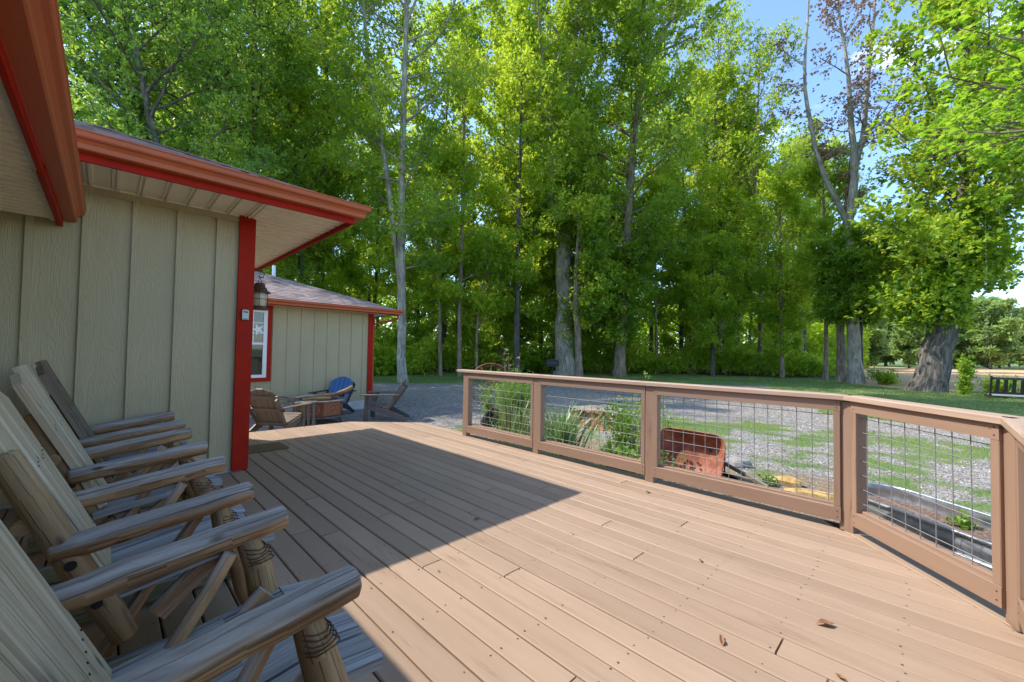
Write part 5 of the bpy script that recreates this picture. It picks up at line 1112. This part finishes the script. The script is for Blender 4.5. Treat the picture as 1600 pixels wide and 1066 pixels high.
make_tree('maple_tree', 'thin grey trunk touching the left side of the half-dead tree', [[(34.91, 4.22, -0.32, 0.27), (34.83, 4.2, 2.1, 0.235), (34.72, 4.24, 3.8, 0.21), (34.7, 4.12, 7.2, 0.18), (34.77, 3.91, 11.03, 0.14), (34.84, 3.63, 15, 0.05)]], 3.6, 8.5, 18, 2.2, 107, M_OAK, M_BARKR, FR, tuft=5, leafL=0.28, leafW=0.138)
ztop = [[(34.09, 3.41, -0.32, 0.423), (33.98, 3.46, 1.27, 0.367), (33.88, 3.46, 3.71, 0.331), (33.74, 3.5, 6.15, 0.296), (33.57, 3.6, 7.77, 0.268), (33.48, 3.61, 9.81, 0.254), (33.54, 3.55, 10.4, 0.247), (33.59, 3.42, 11.85, 0.226), (33.59, 3.35, 13.68, 0.204), (33.38, 3.47, 15.91, 0.162), (33.26, 3.51, 17.95, 0.127), (33.01, 3.66, 20.39, 0.098), (32.64, 3.93, 22.82, 0.071), (32.45, 4.02, 25.3, 0.035)],
    [(33.50, 3.62, 9.5, 0.169), (32.89, 4.14, 11.22, 0.155), (32.32, 4.64, 12.63, 0.141), (31.83, 5.06, 14.45, 0.127), (31.51, 5.3, 16.28, 0.113), (31.21, 5.51, 18.31, 0.098), (31.15, 5.49, 20.34, 0.078), (31.19, 5.36, 22.79, 0.063), (31.2, 5.25, 25.2, 0.028)],
    [(33.59, 3.35, 13.4, 0.169), (33.92, 2.96, 15.32, 0.155), (33.98, 2.83, 17.15, 0.127), (34.08, 2.64, 19.6, 0.098), (34.19, 2.42, 22.45, 0.071), (34.24, 2.25, 25.7, 0.028)],
    [(33.85, 3.05, 14.6, 0.120), (34.31, 2.56, 15.94, 0.098), (34.75, 2.1, 17.3, 0.049)]]
make_tree('half_dead_tree', 'half-dead tree with bare forked limbs and brown withered leaves against the sky', ztop, 11.5, 24.5, 30, 3.2, 108, M_DEADL, M_BARK, FR, tuft=2, lpt=4, leafL=0.19, leafW=0.12, fill=0.75, droop=0.9, prune=True)
# its living lower sprouts belong to a young tree grown against the trunk
make_tree('maple_tree', 'young leafy maple with a burl growing against the foot of the half-dead tree', [[(34.3, 3.1, -0.32, 0.05), (34.1, 3.1, 4.0, 0.09), (34.2, 2.8, 5.5, 0.20), (34.9, 2.2, 5.9, 0.30), (35.28, 1.95, 6.3, 0.36), (35.54, 1.69, 7.0, 0.22), (35.52, 1.65, 8.63, 0.15), (35.72, 1.38, 11.0, 0.05)]], 3.4, 8.0, 26, 3.0, 109, M_OAK, M_BARKD, FR, tuft=5, leafL=0.28, leafW=0.150, sleeve=[(3.4, 10, 160, 0.9, (0, 0, 0))], flare=1)
T8 = [[(29.04, 0.19, -0.32, 0.66), (29.27, -0.09, 1.02, 0.61), (29.41, -0.27, 2.29, 0.61), (29.59, -0.51, 3.88, 0.56), (29.8, -0.79, 5.78, 0.50), (29.98, -1.03, 7.37, 0.44), (30.11, -1.22, 8.96, 0.38), (30.22, -1.39, 10.54, 0.32), (30.26, -1.52, 12.76, 0.25), (30.21, -1.59, 15.93, 0.17), (30.18, -1.69, 19.5, 0.06)],
    [(29.78, -0.8, 6.41, 0.26), (30.51, -1.59, 8.33, 0.24), (31.25, -2.38, 9.93, 0.20), (32.12, -3.28, 11.22, 0.16), (33.43, -4.63, 12.52, 0.11), (34.76, -5.97, 13.5, 0.05)]]
def gap8(T):    # the opening to the sky right of the big maple
    d = (T[:, 0]*FH[0]+T[:, 1]*FH[1]); l = (T[:, 0]*RH[0]+T[:, 1]*RH[1]); return ((l/d < 0.885+0.05*np.sin(T[:, 2]*1.3)+0.03*np.sin(T[:, 2]*3.7+T[:, 0]*2)) & (T[:, 2]-H > 0.15*d)) | (l/d > 1.11) & (T[:, 2]-H < (0.185+0.02*np.sin(T[:, 0]*3))*d)
make_tree('maple_tree', 'broad leaning maple with a flared grey trunk standing in front of the bare field', T8, 4.2, 19, 56, 6.2, 110, M_OAK, M_BARKG, FR, tuft=5, leafL=0.26, leafW=0.163, sleeve=[(3.2, 8.5, 480, 0.75, (0, 0, 0)), (3.0, 5.0, 240, 1.3, (-0.2, 0.3, 0))], flare=1.3, low=0.75, avoid=gap8)
def gapn(T):
    d = (T[:, 0]*FH[0]+T[:, 1]*FH[1]); l = (T[:, 0]*RH[0]+T[:, 1]*RH[1]); e = (T[:, 2]-H)/d; return (l/d < 0.84+0.06*np.sin(T[:, 2]*2.1)) | ((l/d < 0.97+0.06*np.sin(T[:, 1]*4)) & (e < 0.40+0.07*np.sin(l*5))) | ((l/d > 1.17) & (e < 0.27) & (e > 0.0))
# nearby maple whose boughs reach in from the right
make_tree('maple_tree', 'bright green maple with long boughs at the upper right, nearest tree to the camera', [[(16.4, -6.2, -0.32, 0.34), (16.3, -6.0, 2.5, 0.28), (15.8, -5.4, 5.0, 0.24), (15.3, -4.7, 7.5, 0.19), (15.0, -4.0, 10.5, 0.14), (14.7, -3.2, 14.5, 0.05)],
    [(15.9, -5.5, 4.6, 0.13), (14.9, -4.3, 5.3, 0.10), (13.8, -3.2, 5.8, 0.075), (12.9, -2.3, 6.1, 0.05), (12.3, -1.2, 6.5, 0.02)], [(15.4, -4.8, 7.0, 0.12), (14.4, -3.5, 7.8, 0.09), (13.6, -2.2, 8.5, 0.06), (13.0, -0.9, 9.4, 0.02)], [(15.6, -5.2, 5.6, 0.10), (15.2, -3.6, 5.9, 0.08), (14.9, -2.3, 6.3, 0.05), (14.4, -1.2, 6.7, 0.02)]],
    4.6, 14, 52, 3.5, 111, M_MAPLE, M_BARKR, FR, tuft=2, lpt=4, leafL=0.16, aim=(-0.45, 0.75, 0.1), aimw=1.1, elev=(0.05, 0.6), low=0.85, prune=False, fill=0.8, avoid=gapn)
make_tree('elm_tree', 'loose-crowned tall tree left of the half-dead tree', [[(40.19, 13.77, G, 0.22), (40.39, 13.77, 9, 0.17), (39.89, 14.07, 18, 0.12), (40.19, 13.77, 32, 0.04)]], 7, 31, 42, 6.4, 120, M_OAK, M_BARKR, FR, tuft=3, leafL=0.26, leafW=0.13, fill=0.8)
make_tree('elm_tree', 'loose-crowned lower tree just behind the left fork of the half-dead tree', [[(40.65, 10.52, G, 0.20), (40.85, 10.52, 8, 0.15), (40.35, 10.72, 16, 0.10), (40.65, 10.52, 27.5, 0.03)]], 6, 27, 38, 5.4, 121, M_OAK, M_BARKR, FR, tuft=3, leafL=0.26, leafW=0.13, fill=0.6)
make_tree('elm_tree', 'airy tree seen between the two forks of the half-dead tree', [[(50.41, 9.32, G, 0.20), (50.61, 9.32, 8, 0.15), (50.21, 9.32, 15, 0.10), (50.41, 9.32, 22, 0.03)]], 5, 21.5, 34, 5.4, 122, M_OAK, M_BARKR, FR, tuft=3, leafL=0.30, leafW=0.15, fill=0.6)
# thin trunks inside the front edge of the wood
TH = 'thin trunks at the front of the wood'
def thin(label, st, seed, z0=3.5, L=3.0, nl=18, m=M_FOREST, bm=M_BARKR, lf=(0.24, 0.11)):
    make_tree('forest_tree', label, [st], z0, st[-1][2]-0.5, nl, L, seed, m, bm, TH, tuft=4, leafL=lf[0], leafW=lf[1])
thin('thin dark trunk behind the left end of the railing', [(16.55, 21.66, -0.32, 0.16), (16.43, 21.63, 3.36, 0.13), (16.36, 21.45, 9.63, 0.11), (16.25, 21.31, 15.9, 0.09), (16.19, 21.18, 20.92, 0.04)], 201)
thin('dark straight trunk midway between the railing end and the massive oak', [(19.99, 19.77, -0.32, 0.22), (19.8, 19.71, 5.67, 0.17), (19.69, 19.57, 12.19, 0.14), (19.61, 19.39, 18.71, 0.10), (19.44, 19.34, 24, 0.04)], 202, bm=M_BARKD, nl=26, L=3.6)
thin('lone thin trunk on the lawn edge left of the root mound', [(36.89, 14.79, -0.32, 0.22), (36.7, 14.79, 4.41, 0.18), (36.36, 14.95, 8.91, 0.15), (35.97, 15.14, 13.97, 0.12), (35.54, 15.28, 20, 0.04)], 203, nl=24, L=3.6, lf=(0.28, 0.13))
thin('pale sapling stem right of the tall straight oak', [(33.58, 16.48, -0.32, 0.13), (33.4, 16.48, 4.26, 0.11), (33.19, 16.47, 9.72, 0.09), (32.86, 16.58, 15, 0.04)], 204, lf=(0.28, 0.13))
thin('leaning sapling left of the thin grey trunk, with dead side twigs', [(36.68, 5.33, -0.32, 0.17), (36.63, 5.28, 2.14, 0.13), (36.53, 5.25, 5.34, 0.11), (36.26, 5.3, 10.81, 0.08), (35.95, 5.33, 15, 0.03)], 205, nl=18, lf=(0.26, 0.12))
thin('dark sapling half way between the root mound and the half-dead tree', [(37.57, 8.18, -0.32, 0.15), (37.43, 8.19, 3.16, 0.12), (37.24, 8.18, 8.13, 0.10), (36.98, 8.2, 14, 0.04)], 206, lf=(0.26, 0.12), nl=22, L=3.4)
thin('slight stem nearest the slim pale-barked tree', [(15.46, 22.26, -0.32, 0.12), (15.32, 22.25, 3.31, 0.10), (15.07, 22.3, 8.26, 0.08), (14.85, 22.31, 13.63, 0.03)], 207)
thin('bent sapling behind the wagon wheel', [(17.55, 21.11, -0.32, 0.09), (17.47, 21.04, 3.4, 0.08), (17.8, 20.83, 6.0, 0.06), (18.6, 20.6, 8.5, 0.02)], 208, nl=12, z0=2.5)
# crooked trees behind the house, upper left
LG = 'trees rising behind the house roof'
make_tree('elm_tree', 'crooked tree whose trunk leans left above the main roof, farthest left but one', [[(3.5, 23.0, -0.32, 0.26), (2.6, 23.9, 4.0, 0.23), (1.6, 24.85, 7.52, 0.20), (0.7, 25.52, 12.8, 0.165), (0.04, 26.0, 17.2, 0.13), (-0.52, 26.38, 21.6, 0.10), (-0.6, 26.4, 29, 0.04)], [(1.6, 24.8, 7.5, 0.12), (2.4, 25.4, 11.0, 0.10), (3.3, 25.9, 15.0, 0.08), (3.9, 26.2, 19, 0.04)]], 5.5, 28.5, 60, 5.4, 301, M_ELM, M_BARKG, LG, tuft=4, leafL=0.21, leafW=0.094, fill=0.85)
make_tree('elm_tree', 'nearer grey tree with a long leaning stem above the main gutter', [[(3.6, 19.9, -0.32, 0.24), (3.0, 20.6, 3.8, 0.20), (2.36, 21.3, 7.15, 0.17), (1.36, 22.21, 9.23, 0.14), (0.87, 22.6, 11.59, 0.12), (0.35, 23.0, 14.48, 0.11), (-0.2, 23.44, 18.5, 0.09), (0.2, 23.2, 26, 0.04)]], 5.5, 25.5, 60, 5.4, 302, M_ELM, M_BARKG, LG, tuft=4, leafL=0.20, leafW=0.088, fill=0.85)
make_tree('elm_tree', 'leftmost tree, cut off by the porch gutter', [[(0.6, 24.2, -0.32, 0.20), (0.2, 24.8, 4.0, 0.17), (-0.27, 25.3, 7.15, 0.14), (-0.95, 25.86, 9.65, 0.12), (-1.82, 26.62, 12.14, 0.10), (-2.6, 27, 16, 0.04)]], 5, 16, 34, 4.2, 303, M_ELM, M_BARKG, LG, tuft=4, leafL=0.21, leafW=0.094)
make_tree('elm_tree', 'straight dark-leaved tree above the right half of the main roof', [[(6.0, 27.6, -0.32, 0.26), (5.96, 27.63, 5.91, 0.18), (5.9, 27.45, 12.23, 0.145), (5.59, 27.53, 17.8, 0.12), (5.3, 27.7, 29, 0.04)]], 5, 28.5, 58, 5.4, 304, M_ELM, M_BARKG, LG, tuft=4, leafL=0.24, leafW=0.106)
make_tree('elm_tree', 'lighter green tree between the main roof corner and the slim pale-barked tree', [[(8.7, 27.8, -0.32, 0.24), (8.61, 27.81, 6.34, 0.17), (8.32, 27.91, 11.17, 0.14), (7.88, 28.15, 15.99, 0.10), (7.5, 28.4, 19, 0.04)]], 3.5, 18, 38, 4.0, 305, M_OAK, M_BARKG, LG, tuft=4, leafL=0.25, leafW=0.112)

# the wood behind: four kinds, copied with their parts
def copy_tree(src, loc, rz, s, label, group):
    r = src.copy(); COL.objects.link(r); r.location = loc; r.rotation_euler = (0, 0, rz); r.scale = (s, s, s*random.uniform(0.92, 1.1)); r['label'] = label; r['group'] = group
    for ch in src.children:
        c = ch.copy(); COL.objects.link(c); c.parent = r
    return r
WD = 'trees massed in the wood behind the front row'; WL = 'tall leafy tree massed among its neighbours in the wood behind the front row'
def wpos(d, l): return (FH[0]*d+RH[0]*l, FH[1]*d+RH[1]*l, G)
protos = []
for i, (sd, hh, nl, L_, lm, lf) in enumerate([(401, 30, 32, 6.4, M_FOREST, (0.36, 0.18)), (402, 27, 30, 6.0, M_OAK, (0.36, 0.18)), (403, 32, 34, 6.6, M_FOREST, (0.38, 0.19)), (404, 13, 26, 4.6, M_FOREST, (0.32, 0.16))]):
    d0, l0 = [(36, -6), (37, 4), (41, -1), (34.5, 0.5)][i]; x, y, _ = wpos(d0, l0)
    protos.append(make_tree('forest_tree', WL, [[(x, y, G, 0.24), (x+0.1, y, 5, 0.19), (x-0.1, y+0.2, 11 if hh > 16 else 8, 0.14), (x, y, hh, 0.04)]], 7.0 if hh > 16 else 1.6, hh-0.5, nl, L_, sd, lm, M_BARKD, WD, tuft=4, lpt=5, elev=(0.05, 0.8), leafL=lf[0], leafW=lf[1], prune=False))
random.seed(77)
rows = [(34, 5.5, -0.40, 0.72, 0), (40, 6.6, -0.52, 0.78, 1), (47, 7.5, -0.60, 0.80, 1), (56, 8.5, -0.62, 0.74, 1), (29, 5.0, -0.78, -0.44, 1), (34, 5.6, -1.05, -0.55, 1), (43, 7.0, -1.25, -0.60, 1)]
for (d, st_, a, c, kind) in rows:
    l = a*d
    while l < c*d:
        dd = d+random.uniform(-1.6, 1.6); ll = l+random.uniform(-1, 1); p = protos[3] if (kind == 0 or random.random() < 0.25) else protos[random.randrange(3)]
        s = random.uniform(0.8, 1.05)
        if kind == 0: s *= 0.75
        if 0.40 < ll/dd < 0.74: s *= 0.90
        copy_tree(p, wpos(dd, ll), random.uniform(0, 6.28), s, WL, WD); l += st_*random.uniform(0.8, 1.2)
# far tree line beyond the field
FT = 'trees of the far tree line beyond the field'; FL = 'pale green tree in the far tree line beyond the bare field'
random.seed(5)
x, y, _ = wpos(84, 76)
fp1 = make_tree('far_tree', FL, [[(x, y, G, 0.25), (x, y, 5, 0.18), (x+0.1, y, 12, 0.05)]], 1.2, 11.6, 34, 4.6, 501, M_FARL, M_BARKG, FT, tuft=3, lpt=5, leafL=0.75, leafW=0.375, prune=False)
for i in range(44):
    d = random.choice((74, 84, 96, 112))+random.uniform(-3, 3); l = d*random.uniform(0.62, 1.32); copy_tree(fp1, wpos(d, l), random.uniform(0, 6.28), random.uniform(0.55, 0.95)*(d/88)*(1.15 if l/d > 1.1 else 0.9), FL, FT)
# undergrowth along the edge of the wood
def undergrowth(n, seed):
    rs = np.random.default_rng(seed); d = 31.8+np.abs(rs.normal(0, 5.0, n)); r = rs.uniform(-0.62, 0.80, n); l = r*d
    d = np.where(r < -0.30, d-1.5, d); d = np.where(r > 0.1, d+(r-0.1)*9*np.clip(1-(r-0.35)*2.2, 0.1, 1), d); l = r*d
    x = FH[0]*d+RH[0]*l; y = FH[1]*d+RH[1]*l; hh = (0.7+2.6*vnoise(x, y, 2.4, 31)**1.5+0.5*vnoise(x, y, 0.8, 32))*np.where(r > 0.66, 0.6, 1); z = G+hh*np.sqrt(rs.random(n)); P = np.stack([x, y, z], 1)
    keep = sun_ok(P, rs); P = P[keep]; od = unit(rs.normal(0, 0.6, P.shape)+np.array([-0.4, -0.4, 0.6])); return tufts(P, od, rs, 6, 0.22, 0.11, 0.1, 0.9)
Q, T = undergrowth(24000, 9); tag(np_mesh('undergrowth', Q, 4, T, M_FOREST), 'leafy undergrowth along the edge of the wood', 'undergrowth', kind='stuff')
def undergrowth2(n, seed):
    rs = np.random.default_rng(seed); x = rs.uniform(5.8, 16, n); y = 23.3+np.abs(rs.normal(0, 2.4, n)); hh = 0.8+2.2*vnoise(x, y, 2, 33); z = G+hh*np.sqrt(rs.random(n)); P = np.stack([x, y, z], 1); P = P[sun_ok(P, rs)]
    od = unit(rs.normal(0, 0.6, P.shape)+np.array([-0.1, -0.5, 0.6])); return tufts(P, od, rs, 6, 0.20, 0.10, 0.1, 0.9)
Q, T = undergrowth2(5000, 19); tag(np_mesh('undergrowth', Q, 4, T, M_FOREST), 'leafy undergrowth behind the slim pale-barked tree', 'undergrowth', kind='stuff')

def far_wood(n, seed):
    rs = np.random.default_rng(seed); d = 62+rs.uniform(0, 9, n); r = rs.uniform(-1.35, 0.86, n); l = r*d; x = FH[0]*d+RH[0]*l; y = FH[1]*d+RH[1]*l
    hh = (7+7*vnoise(x, y, 7, 41)); z = G+hh*rs.random(n)**0.8; P = np.stack([x, y, z], 1); od = unit(rs.normal(0, 0.7, P.shape)+np.array([-0.4, -0.4, 0.6])); return tufts(P, od, rs, 5, 0.75, 0.42, 0.1, 0.9)
Q, T = far_wood(16000, 23); tag(np_mesh('far_wood', Q, 4, T, M_FOREST), 'distant mass of the wood closing the view between the trunks', 'woodland', kind='stuff')
